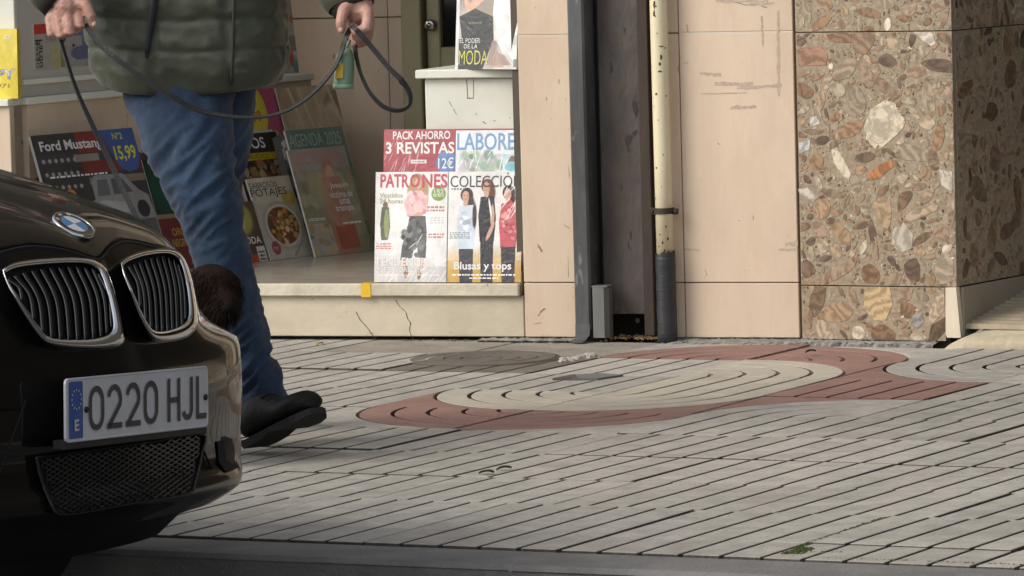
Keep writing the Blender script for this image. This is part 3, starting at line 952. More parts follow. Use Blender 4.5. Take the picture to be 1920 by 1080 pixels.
for i, (z0, z1) in enumerate(mrows):
    mb = MB()
    mb.obox(mq(0.004, z0, -0.022), MW * (AE - 0.004 - (0.0 if i else 0.034)), MN * 0.022, ZV * (z1 - z0), 0, 0.001)
    sl_ = mb.build('marble_slab', M_matrix, mbld)
    fr = lambda x, z, o: mq(x, z, o)
    x1_ = AE - 0.001 - (0.0 if i else 0.034)
    if i == 0:
        fill_slab(0.006, x1_, z0, z1, [(0.035, 0.055, 60), (0.02, 0.032, 200), (0.01, 0.016, 400), (0.004, 0.008, 900)], fr, sl_, 5, fdirs, fx_low, 0.95, 40)
    elif i == 1:
        fill_slab(0.006, x1_, z0, z1, [(0.026, 0.042, 120), (0.014, 0.024, 700), (0.007, 0.012, 2200), (0.003, 0.0055, 6000)], fr, sl_, 9, fdirs, fx_mid, 1.0, 60)
    else:
        fill_slab(0.006, x1_, z0, z1, [(0.022, 0.032, 60), (0.012, 0.02, 300), (0.006, 0.010, 900), (0.003, 0.005, 2000)], fr, sl_, 20 + i, fdirs)
# side face of the doorway
def sq(s, z, b=0.0):
    return mq(AE, 0, -0.0225) + SD * s + SN * b + ZV * z
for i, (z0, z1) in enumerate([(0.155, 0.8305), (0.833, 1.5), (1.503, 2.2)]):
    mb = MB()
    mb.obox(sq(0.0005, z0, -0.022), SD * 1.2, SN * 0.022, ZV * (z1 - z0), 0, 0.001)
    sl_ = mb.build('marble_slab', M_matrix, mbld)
    fill_slab(0.004, 1.15, z0, z1, [(0.034, 0.055, 160), (0.018, 0.03, 400), (0.008, 0.015, 900), (0.004, 0.006, 900)], lambda x, z, o: sq(x, z, o), sl_, 40 + i, sdirs, (), 0.72, 40)  # doorway shade put into the stones by darkening their colours
mb = MB()
mb.obox(mq(AE + 1.9, -0.02, 0.0), MW * 0.5, -MN * 2.5, ZV * 2.25)
mb.obox(mq(AE - 0.1, -0.02, -2.4), MW * 2.4, -MN * 0.1, ZV * 2.25)
mb.obox(mq(AE + 2.4, -0.02, 0.0), MW * 26, -MN * 1.0, ZV * 8.7)
mb.build('added_dark_wall', mat('unseen_brown_wall', (0.06, 0.05, 0.042), 0.6, var=.3, scale=1.5), mbld)  # unseen walls added to darken the doorway and the car's reflections
M_skirt = mat('beige_skirting', (0.33, 0.285, 0.22), 0.5, var=0.12, scale=6, dirt=(0.27, 0.22, 0.16), dirt_amt=0.6, dirt_scale=4)
M_skirt2 = mat('white_skirting_end', (0.66, 0.58, 0.45), 0.6, var=0.12, scale=12, bump=0.3, bscale=60, stretch=(1, 1, .2))
mb = MB()
mb.obox(sq(0.0, 0.02, 0.0), SD * 1.2, SN * 0.010, ZV * (0.1525 - 0.02), 0, 0.001)
mb.build('skirting', M_skirt, mbld)
mb = MB()
wa0 = AE - 0.033
prof = [(wa0, 0.03), (wa0 + 0.002, 0.153), (AE - 0.001, 0.154), (AE + 0.010, 0.02), (wa0 + 0.004, 0.02)]
mb.prism(prof, mq(0, 0, -0.02), MW, ZV, MN * 0.024)
mb.build('skirting_end', M_skirt2, mbld)
# doorstep and ribbed ramp
M_cem = mat('yellowed_cement', (0.46, 0.40, 0.28), 0.85, var=0.25, scale=8, bump=0.5, bscale=60, dirt=(0.25, 0.22, 0.15), dirt_amt=0.6, dirt_scale=7)
M_ramp = mat('ramp_cement', (0.36, 0.295, 0.205), 0.8, var=0.22, scale=10, bump=0.4, bscale=70, dirt=(0.26, 0.21, 0.15), dirt_amt=0.6, dirt_scale=8)
step = empty('doorstep', mq(0.7, 0, 0), 'rounded cement doorstep in front of the ribbed entrance ramp', 'doorstep')
mb = MB()
lx = (on_z(1745, 658) - MO).dot(MW)
prof = [(0.075, -0.004), (0.078, 0.012), (0.066, 0.022), (0.03, 0.031), (-0.04, 0.041)]   # (out, height)
rows_ = []
for i in range(40):
    a = lx + i * 0.06
    rows_.append([mq(a + (0.05 * (1 - min(1, z / 0.04)) * 0 if i else 0.075 * max(0, z) / 0.041), z + 0.0015 * noise.noise(Vector((a * 9, z * 40, 0))), b + 0.004 * noise.noise(Vector((a * 7, 3, z * 30)))) for b, z in prof])
mb.grid(rows_)
mb.add(rows_[0], [tuple(range(5))])
mb.build('step_edge', M_cem, step, True)
mb = MB()
slope = 0.17
for k in range(34):
    s0 = 0.03 + k * 0.034
    z = 0.036 + slope * s0
    pts = [(s0, z), (s0 + 0.004, z + 0.013), (s0 + 0.016, z + 0.015), (s0 + 0.021, z + 0.001), (s0 + 0.034, z + 0.034 * slope)]
    l = [mq(AE + 0.005, 0, -0.0) - MN * p[0] + SD * 0 + ZV * p[1] + MW * (p[0] * (-0.07)) for p in pts]
    r_ = [v + MW * 2.4 for v in l]
    mb.grid([l, r_])
mb.build('ribbed_ramp', M_ramp, step)


# ================================================================== PRINTED MATTER
class Art:
    """a small printed picture, drawn with numpy and kept in memory"""
    def __init__(s, w, h, bg):
        s.w, s.h = w, h
        s.a = np.zeros((h, w, 3)) + np.array(bg)
        s.y, s.x = np.mgrid[0:h, 0:w]
        s.x, s.y = (s.x + .5) / w, (s.y + .5) / h
        s.r = np.random.RandomState(w * 7 + h)
    def put(s, m, c):
        m = np.clip(m, 0, 1)[..., None]
        s.a = s.a * (1 - m) + np.array(c) * m
        return s
    def ell(s, cx, cy, rx, ry, c, soft=0.12, rot=0.0):
        dx, dy = s.x - cx, (s.y - cy)
        if rot:
            asp = s.h / s.w
            X = dx * math.cos(rot) + dy * asp * math.sin(rot)
            Y = (-dx * math.sin(rot) + dy * asp * math.cos(rot)) / asp
            dx, dy = X, Y
        d = np.sqrt((dx / rx) ** 2 + (dy / ry) ** 2)
        return s.put((1 + soft / 2 - d) / soft, c)
    def rect(s, x0, y0, x1, y1, c):
        return s.put(((s.x > x0) & (s.x < x1) & (s.y > y0) & (s.y < y1)) * 1.0, c)
    def poly(s, pts, c):
        m = np.zeros((s.h, s.w), bool)
        n = len(pts)
        for i in range(n):
            (x0, y0), (x1, y1) = pts[i], pts[(i + 1) % n]
            if y0 == y1:
                continue
            cr = ((s.y >= min(y0, y1)) & (s.y < max(y0, y1)) & (s.x < (x1 - x0) * (s.y - y0) / (y1 - y0) + x0))
            m ^= cr
        return s.put(m * 1.0, c)
    def blobs(s, x0, y0, x1, y1, n, r, cols):
        for _ in range(n):
            c = np.array(cols[s.r.randint(len(cols))]) * s.r.uniform(.7, 1.2)
            rr_ = s.r.uniform(r * .5, r)
            s.ell(s.r.uniform(x0, x1), s.r.uniform(y0, y1), rr_ * s.r.uniform(.7, 1.3), rr_ * s.w / s.h * s.r.uniform(.7, 1.3), c, 0.4, s.r.uniform(0, 3))
        return s
    def blobs_in(s, cx, cy, rx, ry, n, r, cols):
        for _ in range(n):
            a, q = s.r.uniform(0, 6.283), math.sqrt(s.r.uniform(0, 1))
            c = np.array(cols[s.r.randint(len(cols))]) * s.r.uniform(.65, 1.25)
            rr_ = s.r.uniform(r * .5, r)
            s.ell(cx + rx * q * math.cos(a), cy + ry * q * math.sin(a), rr_ * s.r.uniform(.7, 1.3), rr_ * s.w / s.h * s.r.uniform(.7, 1.3), c, 0.4, s.r.uniform(0, 3))
        return s
    def lines(s, x0, y0, x1, y1, n, c, fill=.6):
        """rows of tiny unreadable small print"""
        hh = (y1 - y0) / n
        for i in range(n):
            yy = y0 + i * hh
            xx = x0
            while xx < x1 - .01:
                ww = s.r.uniform(.015, .06)
                s.rect(xx, yy, min(xx + ww, x1), yy + hh * fill, c)
                xx += ww + .012
        return s
    def grain(s, amp):
        s.a = s.a * (1 + s.r.uniform(-amp, amp, (s.h, s.w, 1)))
        return s
    def material(s, name, gloss=0.35, coat=0.3, wrinkle=0.0):
        t_ = np.zeros((s.h, s.w))
        for k, am in ((3, .10), (7, .08), (16, .06), (40, .05)):
            q = s.r.uniform(-1, 1, (k + 2, k + 2))
            yy, xx = s.y * k, s.x * k
            i, j = yy.astype(int), xx.astype(int)
            fy, fx = yy - i, xx - j
            fy, fx = fy * fy * (3 - 2 * fy), fx * fx * (3 - 2 * fx)
            t_ += am * ((q[i, j] * (1 - fx) + q[i, j + 1] * fx) * (1 - fy) + (q[i + 1, j] * (1 - fx) + q[i + 1, j + 1] * fx) * fy)
        s.a = s.a * (1 + t_[..., None])
        im = bpy.data.images.new(name, s.w, s.h, float_buffer=False)
        a = np.clip(s.a, 0, 1)
        a = np.where(a <= 0.0031308, a * 12.92, 1.055 * a ** (1 / 2.4) - 0.055)
        px = np.ones((s.h, s.w, 4), np.float32)
        px[..., :3] = a
        im.pixels.foreach_set(px.ravel())
        im.pack()
        m = bpy.data.materials.new(name)
        m.use_nodes = True
        t = m.node_tree
        b = t.nodes['Principled BSDF']
        ti = _n(t, 'ShaderNodeTexImage', image=im)
        t.links.new(ti.outputs[0], b.inputs['Base Color'])
        b.inputs['Roughness'].default_value = gloss
        b.inputs['Coat Weight'].default_value = coat
        b.inputs['Coat Roughness'].default_value = 0.12
        if wrinkle:
            pos = _n(t, 'ShaderNodeNewGeometry').outputs['Position']
            nz = _n(t, 'ShaderNodeTexNoise')
            nz.inputs['Scale'].default_value = 28
            nz.inputs['Detail'].default_value = 5
            nz.inputs['Distortion'].default_value = 2.5
            t.links.new(pos, nz.inputs['Vector'])
            bp = _n(t, 'ShaderNodeBump')
            bp.inputs['Strength'].default_value = wrinkle
            bp.inputs['Distance'].default_value = 0.02
            t.links.new(nz.outputs[0], bp.inputs['Height'])
            t.links.new(bp.outputs[0], b.inputs['Coat Normal'])
        return m

def text_geo(body, bold=0.0, shear=0.0):
    cu = bpy.data.curves.new('lettering', 'FONT')
    cu.body = body
    cu.offset = bold
    cu.shear = shear
    cu.resolution_u = 3
    o = bpy.data.objects.new('lettering', cu)
    COL.objects.link(o)
    me = o.evaluated_get(bpy.context.evaluated_depsgraph_get()).to_mesh()
    V = [tuple(v.co) for v in me.vertices]
    F = [tuple(p.vertices) for p in me.polygons]
    bpy.data.objects.remove(o)
    xs, ys = [v[0] for v in V], [v[1] for v in V]
    x0, x1, y0, y1 = min(xs), max(xs), min(ys), max(ys)
    return [((v[0] - x0) / (x1 - x0), (v[1] - y0) / (y1 - y0)) for v in V], F

class Sheet:
    """a printed flat thing in the place: origin bottom left, X right, Y up, Nn towards the reader"""
    def __init__(s, o, X, Y, w, h):
        s.o, s.X, s.Y, s.w, s.h = Vector(o), X.normalized(), Y.normalized(), w, h
        s.n = s.X.cross(s.Y).normalized()
        s.curl = 0.0
    def p(s, u, v, d=0.0):
        return s.o + s.X * (u * s.w) + s.Y * (v * s.h) + s.n * (d + s.curl * (u - .5) ** 2)
    def pages(s, th, parent, m, name='pages', u0=0.0, u1=1.0, v0=0.0, v1=1.0):
        mb = MB()
        mb.obox(s.p(u0, v0, -th), s.X * (s.w * (u1 - u0)), s.Y * (s.h * (v1 - v0)), s.n * (th - 0.0003))
        return mb.build(name, m, parent)
    def cover(s, m, parent, name='cover', u0=0.0, u1=1.0, v0=0.0, v1=1.0, d=0.0002, back=None):
        mb = MB()
        nx, ny = 8, 4
        rows = [[s.p(lerp(u0, u1, i / nx), lerp(v0, v1, j / ny), d) for i in range(nx + 1)] for j in range(ny + 1)]
        mb.grid(rows)
        o = mb.build(name, m, parent, fixn=False)
        uvl = o.data.uv_layers.new(name='print')
        for poly in o.data.polygons:
            for li, vi in zip(poly.loop_indices, poly.vertices):
                i, j = vi % (nx + 1), vi // (nx + 1)
                uvl.data[li].uv = (i / nx, j / ny)
        return o
    def letters(s, items, parent, d=0.0007, name='cover_lettering'):
        """items: (text, u0, v0, u1, v1, colour, bold, shear)"""
        for it in items:
            t, u0, v0, u1, v1, col = it[:6]
            V, F = text_geo(t, it[6] if len(it) > 6 else 0.0, it[7] if len(it) > 7 else 0.0)
            mb = MB()
            mb.add([s.p(lerp(u0, u1, a), lerp(v0, v1, b), d) for a, b in V], F)
            mb.build(name, ink(col), parent, fixn=False)
def sheet_px(bl, br, z, top_y, lean, zz=None):
    o, e = on_z(*bl, z), on_z(*br, z)
    X = (e - o).normalized()
    n = X.cross(ZV).normalized()          # towards the camera side
    Y = ZV * math.cos(R(lean)) - n * math.sin(R(lean))
    lo, hi = 0.0, 2.0
    for _ in range(40):
        m = (lo + hi) / 2
        if proj(o + Y * m)[1] > top_y: lo = m
        else: hi = m
    return Sheet(o, X, Y, (e - o).length, lo)
M_paper = flat('page_paper', (0.62, 0.60, 0.55), 0.8)
M_paperd = flat('dark_page_edge', (0.10, 0.10, 0.095), 0.6)
WHT, BLK = (0.8, 0.8, 0.78), (0.03, 0.03, 0.035)
SKIN = (0.62, 0.38, 0.27)
def mag(name, sh, art, items, label, th=0.006, cat='magazine', group=None, wr=0.0, gloss=0.35, paper=None, coat=0.3):
    r = empty(name, sh.p(0.5, 0, -th / 2), label, cat, group)
    sh.pages(th, r, paper or M_paper)
    sh.cover(art.material('cover_print', gloss, coat, wr), r)
    if items:
        sh.letters(items, r)
    return r
GM = 'magazines leaning in the shop display'

# --- shrink wrapped pack of three magazines
ps = sheet_px((700, 529), (979, 529.5), zt + 0.001, 243, 7)
PX0, PX1, PY0, PY1 = 700.0, 979.0, 529.0, 243.0
def fu(x): return (x - PX0) / (PX1 - PX0)
def fv(y): return (y - PY0) / (PY1 - PY0)
pack = empty('magazine_pack', ps.p(.5, 0, -0.01), 'shrink wrapped pack of three sewing magazines on a red card, standing on the sill edge', 'magazine pack')
ps.pages(0.006, pack, flat('red_card', (0.42, 0.075, 0.09), 0.4), 'backing_card', fu(718), fu(974), 0.02, 1.0)
a = Art(240, 160, (0.40, 0.075, 0.09))
for i in range(26):  # glare streaks of the plastic wrap painted onto the card
    a.ell(a.r.uniform(.0, .5), a.r.uniform(.0, .75), .004, a.r.uniform(.05, .16), (.72, .5, .5), 1.2, a.r.uniform(-.5, -.1))
a.ell(.88, .22, .15, .26, (.13, .22, .45), .04)
a.rect(.38, .20, .60, .29, (.75, .72, .68)).lines(.40, .225, .58, .265, 1, (.3, .1, .1))
ps.cover(a.material('header_print', .3, .6, .25), pack, 'card_front', fu(716), fu(851), fv(323), 1.0, 0.0006)
ps.letters([('PACK AHORRO', fu(733), fv(262), fu(841), fv(246.5), WHT, .018), ('3 REVISTAS', fu(720), fv(289), fu(849), fv(267), WHT, .022),
            ('12€', fu(819), fv(317), fu(848), fv(296), WHT, .01)], pack, 0.0012)
a = Art(240, 160, (.80, .82, .84))
a.rect(.05, .02, 1, .42, (.62, .68, .66)).blobs(.08, .02, .7, .42, 40, .09, [(.45, .55, .42), (.75, .78, .75), (.3, .42, .36), (.62, .6, .62)])
a.rect(.72, .02, 1, .42, (.5, .68, .74)).ell(.86, .24, .07, .14, (.2, .14, .1)).ell(.86, .12, .12, .12, (.25, .55, .62))
for i in range(30):  # painted glints of the wrap
    a.ell(a.r.uniform(.0, 1), a.r.uniform(.0, 1), .006, a.r.uniform(.05, .2), (.9, .92, .95), 1.2, a.r.uniform(-.7, .3))
ps.pages(0.004, pack, M_paper, 'magazine', fu(851.5), fu(974), fv(323), fv(246))
ps.cover(a.material('labores_print', .3, .6, .25), pack, 'cover', fu(851.5), fu(974), fv(323), fv(246), 0.0009)
ps.letters([('LABORES', fu(854), fv(283), fu(981) - 0.02, fv(251), (.20, .36, .58), .012)], pack, 0.0014)
# lower left magazine
a = Art(280, 420, (.74, .72, .70))
a.ell(.55, .62, .62, .5, (.84, .83, .82), 1.2).rect(0, 0, 1, .14, (.60, .58, .57)).ell(.2, .12, .5, .10, (.62, .60, .58), 1.0)
for ex in (.57, .612):
    a.ell(ex, .90, .008, .005, (.12, .07, .05), .6)
a.ell(.585, .91, .085, .075, (.42, .27, .15)).ell(.54, .82, .10, .10, (.45, .29, .16), .3).ell(.66, .83, .08, .11, (.45, .29, .16), .3).ell(.59, .895, .045, .05, SKIN)
a.poly([(.44, .79), (.55, .83), (.64, .83), (.74, .77), (.72, .64), (.66, .60), (.50, .60), (.44, .65)], (.74, .44, .44)).blobs(.46, .62, .7, .8, 30, .05, [(.8, .52, .52), (.66, .34, .36), (.82, .6, .58)])
a.ell(.60, .69, .07, .05, (.80, .5, .5)).ell(.47, .67, .05, .09, (.76, .47, .46), .3, .4).ell(.60, .615, .05, .02, SKIN)
a.poly([(.48, .60), (.70, .60), (.72, .45), (.71, .22), (.60, .22), (.585, .42), (.52, .22), (.36, .20), (.38, .33), (.45, .48)], (.115, .115, .115)).blobs_in(.53, .40, .14, .17, 40, .05, [(.15, .15, .15), (.08, .08, .08), (.2, .2, .2)])
a.ell(.41, .17, .03, .05, SKIN).ell(.66, .17, .025, .05, SKIN).ell(.44, .09, .03, .06, (.3, .18, .1)).ell(.62, .08, .03, .06, (.3, .18, .1))
a.ell(.14, .70, .035, .03, (.2, .12, .08)).poly([(.09, .68), (.19, .68), (.21, .50), (.18, .38), (.09, .38), (.07, .52)], (.10, .12, .07)).ell(.16, .53, .035, .13, (.30, .33, .12))
a.ell(.875, .80, .10, .065, (.25, .36, .10), .05).lines(.80, .775, .95, .80, 2, (.7, .75, .6))
a.lines(.72, .64, .96, .70, 2, (.5, .22, .22)).lines(.76, .53, .95, .60, 3, (.6, .58, .6)).lines(.74, .40, .96, .45, 2, (.5, .22, .22)).lines(.02, .30, .24, .36, 3, (.6, .2, .2))
a.lines(.05, .06, .45, .075, 1, WHT).lines(.6, .06, .9, .075, 1, WHT)
for i in range(34):  # wrap glare painted over the lower part of the cover
    a.ell(a.r.uniform(0, 1), a.r.uniform(0, .4), .004, a.r.uniform(.02, .08), (.92, .92, .92), 1.2, a.r.uniform(-1.2, -.2))
a.grain(.05)
ps.pages(0.007, pack, M_paper, 'magazine', fu(703), fu(839), 0.0, fv(323))
ps.cover(a.material('patrones_print', .3, .6, .25), pack, 'cover', fu(703), fu(839), 0, fv(323), 0.0062)
RED = (.55, .09, .12)
ps.letters([('PATR', fu(712), fv(352), fu(766), fv(327), RED, .02), ('NES', fu(791), fv(353), fu(838), fv(327), RED, .02), ('O', fu(768), fv(352), fu(786), fv(327), RED, .015),
            ('Vestidos', fu(711), fv(371), fu(755), fv(362), (.35, .38, .22)), ('24 horas', fu(711), fv(381.5), fu(755), fv(373), (.35, .38, .22)), ('152', fu(814), fv(364), fu(832), fv(356), WHT, .01),
            ('TENDENCIAS', fu(704), fv(499), fu(816), fv(483), WHT, .012), ('QUE FAVORECEN', fu(704), fv(512), fu(793), fv(501), WHT, .01)], pack, 0.0070)
# lower right magazine
a = Art(280, 420, (.76, .75, .73))
a.rect(0, 0, 1, .20, (.55, .34, .08)).ell(.5, .22, .7, .07, (.66, .5, .28), 1.4)
def woman(cx, top, hair, dress, leg, hl=.16, face=SKIN, wd=.13):
    a.ell(cx, top - .05, .085, .065, hair).ell(cx + .035, top - hl * .7, .075, hl * .62, hair, .3)
    a.poly([(cx - wd * .75, top - .15), (cx + wd * .75, top - .14), (cx + wd, top - .34), (cx + wd * .8, top - .55), (cx - wd * .8, top - .55), (cx - wd, top - .32)], dress)
    a.ell(cx - .01, top - .115, .03, .04, face).ell(cx - .015, top - .065, .046, .05, face)
    for ex in (-.034, .004):
        a.ell(cx + ex, top - .058, .009, .005, (.12, .07, .05), .6)
    a.ell(cx - .015, top - .088, .014, .005, (.5, .12, .1), .6).ell(cx + .018, top - .07, .012, .035, tuple(q * .75 for q in face), .8)
    a.poly([(cx - wd * .75, top - .54), (cx + wd * .75, top - .54), (cx + wd * .72, -.02), (cx - wd * .62, -.02)], leg)
woman(.25, .84, (.05, .03, .025), (.60, .67, .76), (.045, .045, .055), .24)
a.blobs_in(.25, .52, .11, .14, 34, .035, [(.66, .73, .82), (.5, .58, .68), (.75, .8, .86)])
a.ell(.36, .60, .03, .12, (.05, .03, .025), .4)
woman(.82, .86, (.05, .025, .025), (.52, .10, .12), (.05, .045, .05), .3)
a.blobs_in(.84, .55, .11, .17, 30, .035, [(.62, .16, .17), (.42, .07, .09), (.7, .3, .3)]).ell(.93, .62, .04, .16, (.55, .12, .13), .4)
woman(.53, .92, (.16, .055, .03), (.03, .03, .035), (.035, .035, .04), .16, SKIN, .12)
a.ell(.60, .60, .028, .10, SKIN, .3).ell(.575, .46, .025, .09, SKIN, .3, -.4).ell(.57, .67, .012, .09, (.8, .8, .8), .3, .15)
a.lines(.03, .395, .30, .46, 4, (.25, .3, .32)).lines(.04, .835, .22, .86, 1, (.15, .15, .15)).lines(.07, .06, .92, .085, 1, WHT).lines(.3, .03, .7, .05, 1, WHT)
for i in range(24):  # wrap glare painted into the upper right corner
    a.ell(a.r.uniform(.75, 1), a.r.uniform(.6, 1), .004, a.r.uniform(.03, .1), (.9, .9, .9), 1.2, a.r.uniform(-.7, -.3))
a.grain(.05)
ps.pages(0.007, pack, M_paper, 'magazine', fu(840.5), fu(978), 0.0, fv(323))
ps.cover(a.material('coleccion_print', .3, .6, .25), pack, 'cover', fu(840.5), fu(978), 0, fv(323), 0.0062)
ps.letters([('COLECCIÓN', fu(844), fv(352), fu(977), fv(325), (.06, .06, .07), -.004), ('Blusas y tops', fu(853), fv(510), fu(960), fv(491), WHT, .02)], pack, 0.0070)

# --- magazine standing on the white shelf
shz = zs1 + 0.0008
s2 = sheet_px((853, 129.5), (968, 130), shz, -60, 5)
a = Art(240, 400, (.60, .57, .53))
a.rect(.0, 0, .62, 1, (.45, .42, .39)).ell(.15, .9, .3, .3, (.25, .22, .2), .6)
a.ell(.35, .62, .12, .10, SKIN, .3).ell(.23, .56, .05, .16, SKIN, .3, .35).poly([(.1, .30), (.05, .52), (.25, .58), (.55, .70), (.6, .50), (.62, .30), (.45, .0), (0, 0), (0, .3)], (.028, .028, .03))
a.poly([(.3, .60), (.62, .78), (.66, .50)], (.28, .24, .2)).poly([(.50, .04), (.62, .30), (.92, .04)], (.40, .29, .25)).poly([(.55, .02), (.80, .02), (.66, .2)], (.50, .34, .28))
a.poly([(.60, 1), (1.0, 1), (1, .06), (.92, .10), (.70, .32), (.60, .55), (.62, .8)], (.80, .80, .80)).blobs(.7, .2, .98, 1, 24, .12, [(.72, .73, .74), (.86, .86, .86), (.68, .66, .66)])
a.rect(.95, .02, 1.0, .1, (.2, .2, .2))
for k in range(12):
    a.poly([(.52 + k * .03, .04), (.53 + k * .03, .04), (.60 + k * .006, .28), (.595 + k * .006, .28)], (.2, .16, .14))
a.rect(0, 0, .05, 1, (.62, .62, .64)).grain(.06)
mag('fashion_magazine', s2, a, [('EL PODER', .07, .258, .40, .305, WHT, -.006), ('DE LA', .14, .205, .36, .245, WHT, -.006), ('MODA', .06, .045, .53, .185, (.58, .56, .12), -.008), ('vogue'.replace('vogue', 'especial'), .22, .44, .42, .475, (.3, .32, .2))],
    'plastic wrapped fashion magazine with yellow green word MODA standing on the white shelf', 0.012, wr=.25, coat=.6)

# --- magazines leaning on the low splayed wall
zs_ = zt + 0.001
s3 = sheet_px((598, 477.5), (704, 466.5), zs_, 245, 19)
a = Art(240, 340, (.16, .225, .185))
a.rect(0, 0, 1, .62, (.30, .34, .22)).blobs(0, 0, 1, .62, 60, .12, [(.36, .40, .24), (.25, .30, .18), (.42, .42, .3), (.3, .36, .28)]).rect(0, .58, 1, .66, (.2, .28, .22))
a.ell(.80, .68, .15, .10, (.34, .37, .34), .05).lines(.72, .69, .9, .73, 2, (.6, .62, .6)).grain(.08)
mag('agenda_magazine', s3, a, [('AGENDA 2025', .02, .86, .93, .965, (.36, .43, .38), .004), ('5€', .73, .63, .87, .70, (.7, .72, .68), .005)], 'green agenda 2025 magazine at the right end of the leaning row, partly covered', 0.008, group=None, wr=.15)
s4 = sheet_px((592, 481.5), (698, 469.5), zs_, 282, 17.5)
a = Art(240, 340, (.33, .29, .22))
a.blobs(0, 0, 1, 1, 50, .14, [(.40, .36, .24), (.29, .31, .2), (.46, .36, .28)]).rect(.0, .80, 1, 1, (.36, .34, .30))
a.ell(.62, .82, .10, .08, (.42, .25, .17)).ell(.62, .76, .07, .07, SKIN).poly([(.45, .72), (.78, .72), (.82, .35), (.75, .0), (.42, .0), (.4, .4)], (.46, .24, .17)).ell(.50, .5, .10, .25, (.5, .27, .19), .4)
a.rect(.0, .0, .36, .30, (.42, .40, .36)).blobs(.02, .02, .34, .28, 14, .06, [(.45, .35, .2), (.3, .3, .2)]).rect(.48, .04, .82, .26, (.42, .12, .08)).lines(.05, .33, .35, .36, 2, WHT)
a.lines(.62, .27, .95, .30, 1, WHT).ell(.32, .62, .13, .16, (.38, .36, .22), .5).grain(.08)
mag('gossip_magazine', s4, a, [('LECTURAS', .04, .845, .92, .975, (.55, .26, .24), .025), ('Joaquín', .56, .60, .88, .665, WHT, .01), ('víctima de', .52, .52, .92, .585, WHT, .01), ('una', .66, .455, .84, .505, WHT, .01), ('trampa', .56, .375, .88, .445, WHT, .01)],
    'gossip magazine with pink red title standing in front of the green agenda magazine', 0.006, wr=.12)
s4b = sheet_px((578, 478.5), (600, 476.5), zs_, 254, 19)
a = Art(60, 340, (.10, .11, .10)).blobs(0, 0, 1, 1, 30, .3, [(.35, .33, .3), (.06, .06, .06), (.25, .2, .18), (.45, .42, .4)])
mag('magazine_stack', s4b, a, None, 'thick dark stack of magazines wedged between the stew magazine and the gossip magazine', 0.030, 'magazine stack', paper=M_paperd)
s5 = sheet_px((509, 488), (588, 478.5), zs_, 336, 20)
a = Art(240, 340, (.48, .45, .38))
a.rect(0, .70, 1, 1, (.54, .50, .40)).ell(.84, .72, .16, .10, (.5, .36, .08), .4)
a.ell(.52, .40, .46, .30, (.40, .37, .32), .08).ell(.52, .40, .40, .26, (.58, .54, .47), .08).ell(.52, .40, .355, .23, (.14, .06, .03), .08)
a.blobs_in(.52, .40, .33, .21, 70, .055, [(.42, .20, .06), (.5, .33, .08), (.26, .08, .04), (.36, .12, .06), (.20, .20, .07), (.55, .4, .2)])
a.ell(.20, .14, .10, .085, (.32, .07, .09), .06).lines(.14, .12, .26, .16, 2, (.6, .4, .4)).poly([(.55, .02), (.85, .2), (.87, .19), (.6, .01)], (.3, .28, .25)).grain(.07)
mag('recipe_magazine', s5, a, [('SABROSOS', .02, .875, .66, .945, (.06, .05, .05), .0), ('POTAJES', -.0, .745, .84, .865, (.05, .045, .045), .002)], 'recipe magazine with a brown bowl of stew on its pale cover', 0.006, wr=.08)
s6 = sheet_px((496, 482), (584, 472), zs_, 254, 19.5)
a = Art(240, 400, (.028, .028, .028))
a.rect(0, .78, 1, .84, (.52, .38, .02)).blobs(0, .55, .9, .76, 50, .07, [(.3, .12, .05), (.4, .24, .1), (.15, .05, .03), (.42, .33, .2)]).grain(.06)
mag('cookery_magazine', s6, a, [('GUISOS', -.12, .875, .70, .965, WHT, .01), ('NUEVO', .25, .792, .68, .83, (.15, .12, .03))], 'black cookery magazine with a yellow band, behind the stew magazine', 0.006)
s7 = sheet_px((436, 497), (505, 488.5), zs_, 384, 18)
a = Art(200, 240, (.11, .075, .05))
a.ell(.55, .72, .30, .26, (.36, .36, .08), .3).ell(.45, .66, .2, .16, (.5, .45, .2), .4).rect(.0, .0, .75, .12, (.5, .06, .04)).rect(.75, .0, .97, .25, (.68, .66, .62)).lines(.78, .02, .94, .2, 3, BLK).grain(.06)
mag('dessert_magazine', s7, a, [('MODA', .38, .30, .93, .42, WHT, .012)], 'dark brown magazine with a red strip and barcode, half hidden by the leg', 0.005)
s8 = sheet_px((486, 480), (586, 469.5), zs_, 172, 16.5)
a = Art(240, 400, (.42, .08, .16))
a.ell(.52, .87, .26, .17, (.62, .50, .06), .05).rect(0, .62, .9, .74, (.30, .42, .12)).rect(.2, .70, .8, .75, (.5, .5, .42)).grain(.05)
mag('pink_magazine', s8, a, [('9,99', .36, .79, .66, .87, (.5, .08, .06), .015), ('SOLO', .40, .91, .62, .935, (.5, .08, .06))], 'pink magazine with a round yellow price bubble, just behind the walking leg', 0.006)
# translucent brown paper sleeve
s9 = sheet_px((590, 470), (700, 458.5), zs_, 166, 16.5)
a = Art(160, 240, (.46, .34, .22)).blobs(0, 0, 1, 1, 26, .25, [(.52, .40, .27), (.40, .29, .18), (.56, .46, .34)])
for i in range(14):
    a.ell(a.r.uniform(0, 1), a.r.uniform(0, 1), .02, a.r.uniform(.2, .5), (.56, .46, .34), 1.4, .3)
mag('paper_sleeve', s9, a, None, 'plain brown glassy paper sleeve leaning behind the green agenda magazine', 0.003, 'paper sleeve', wr=.3)
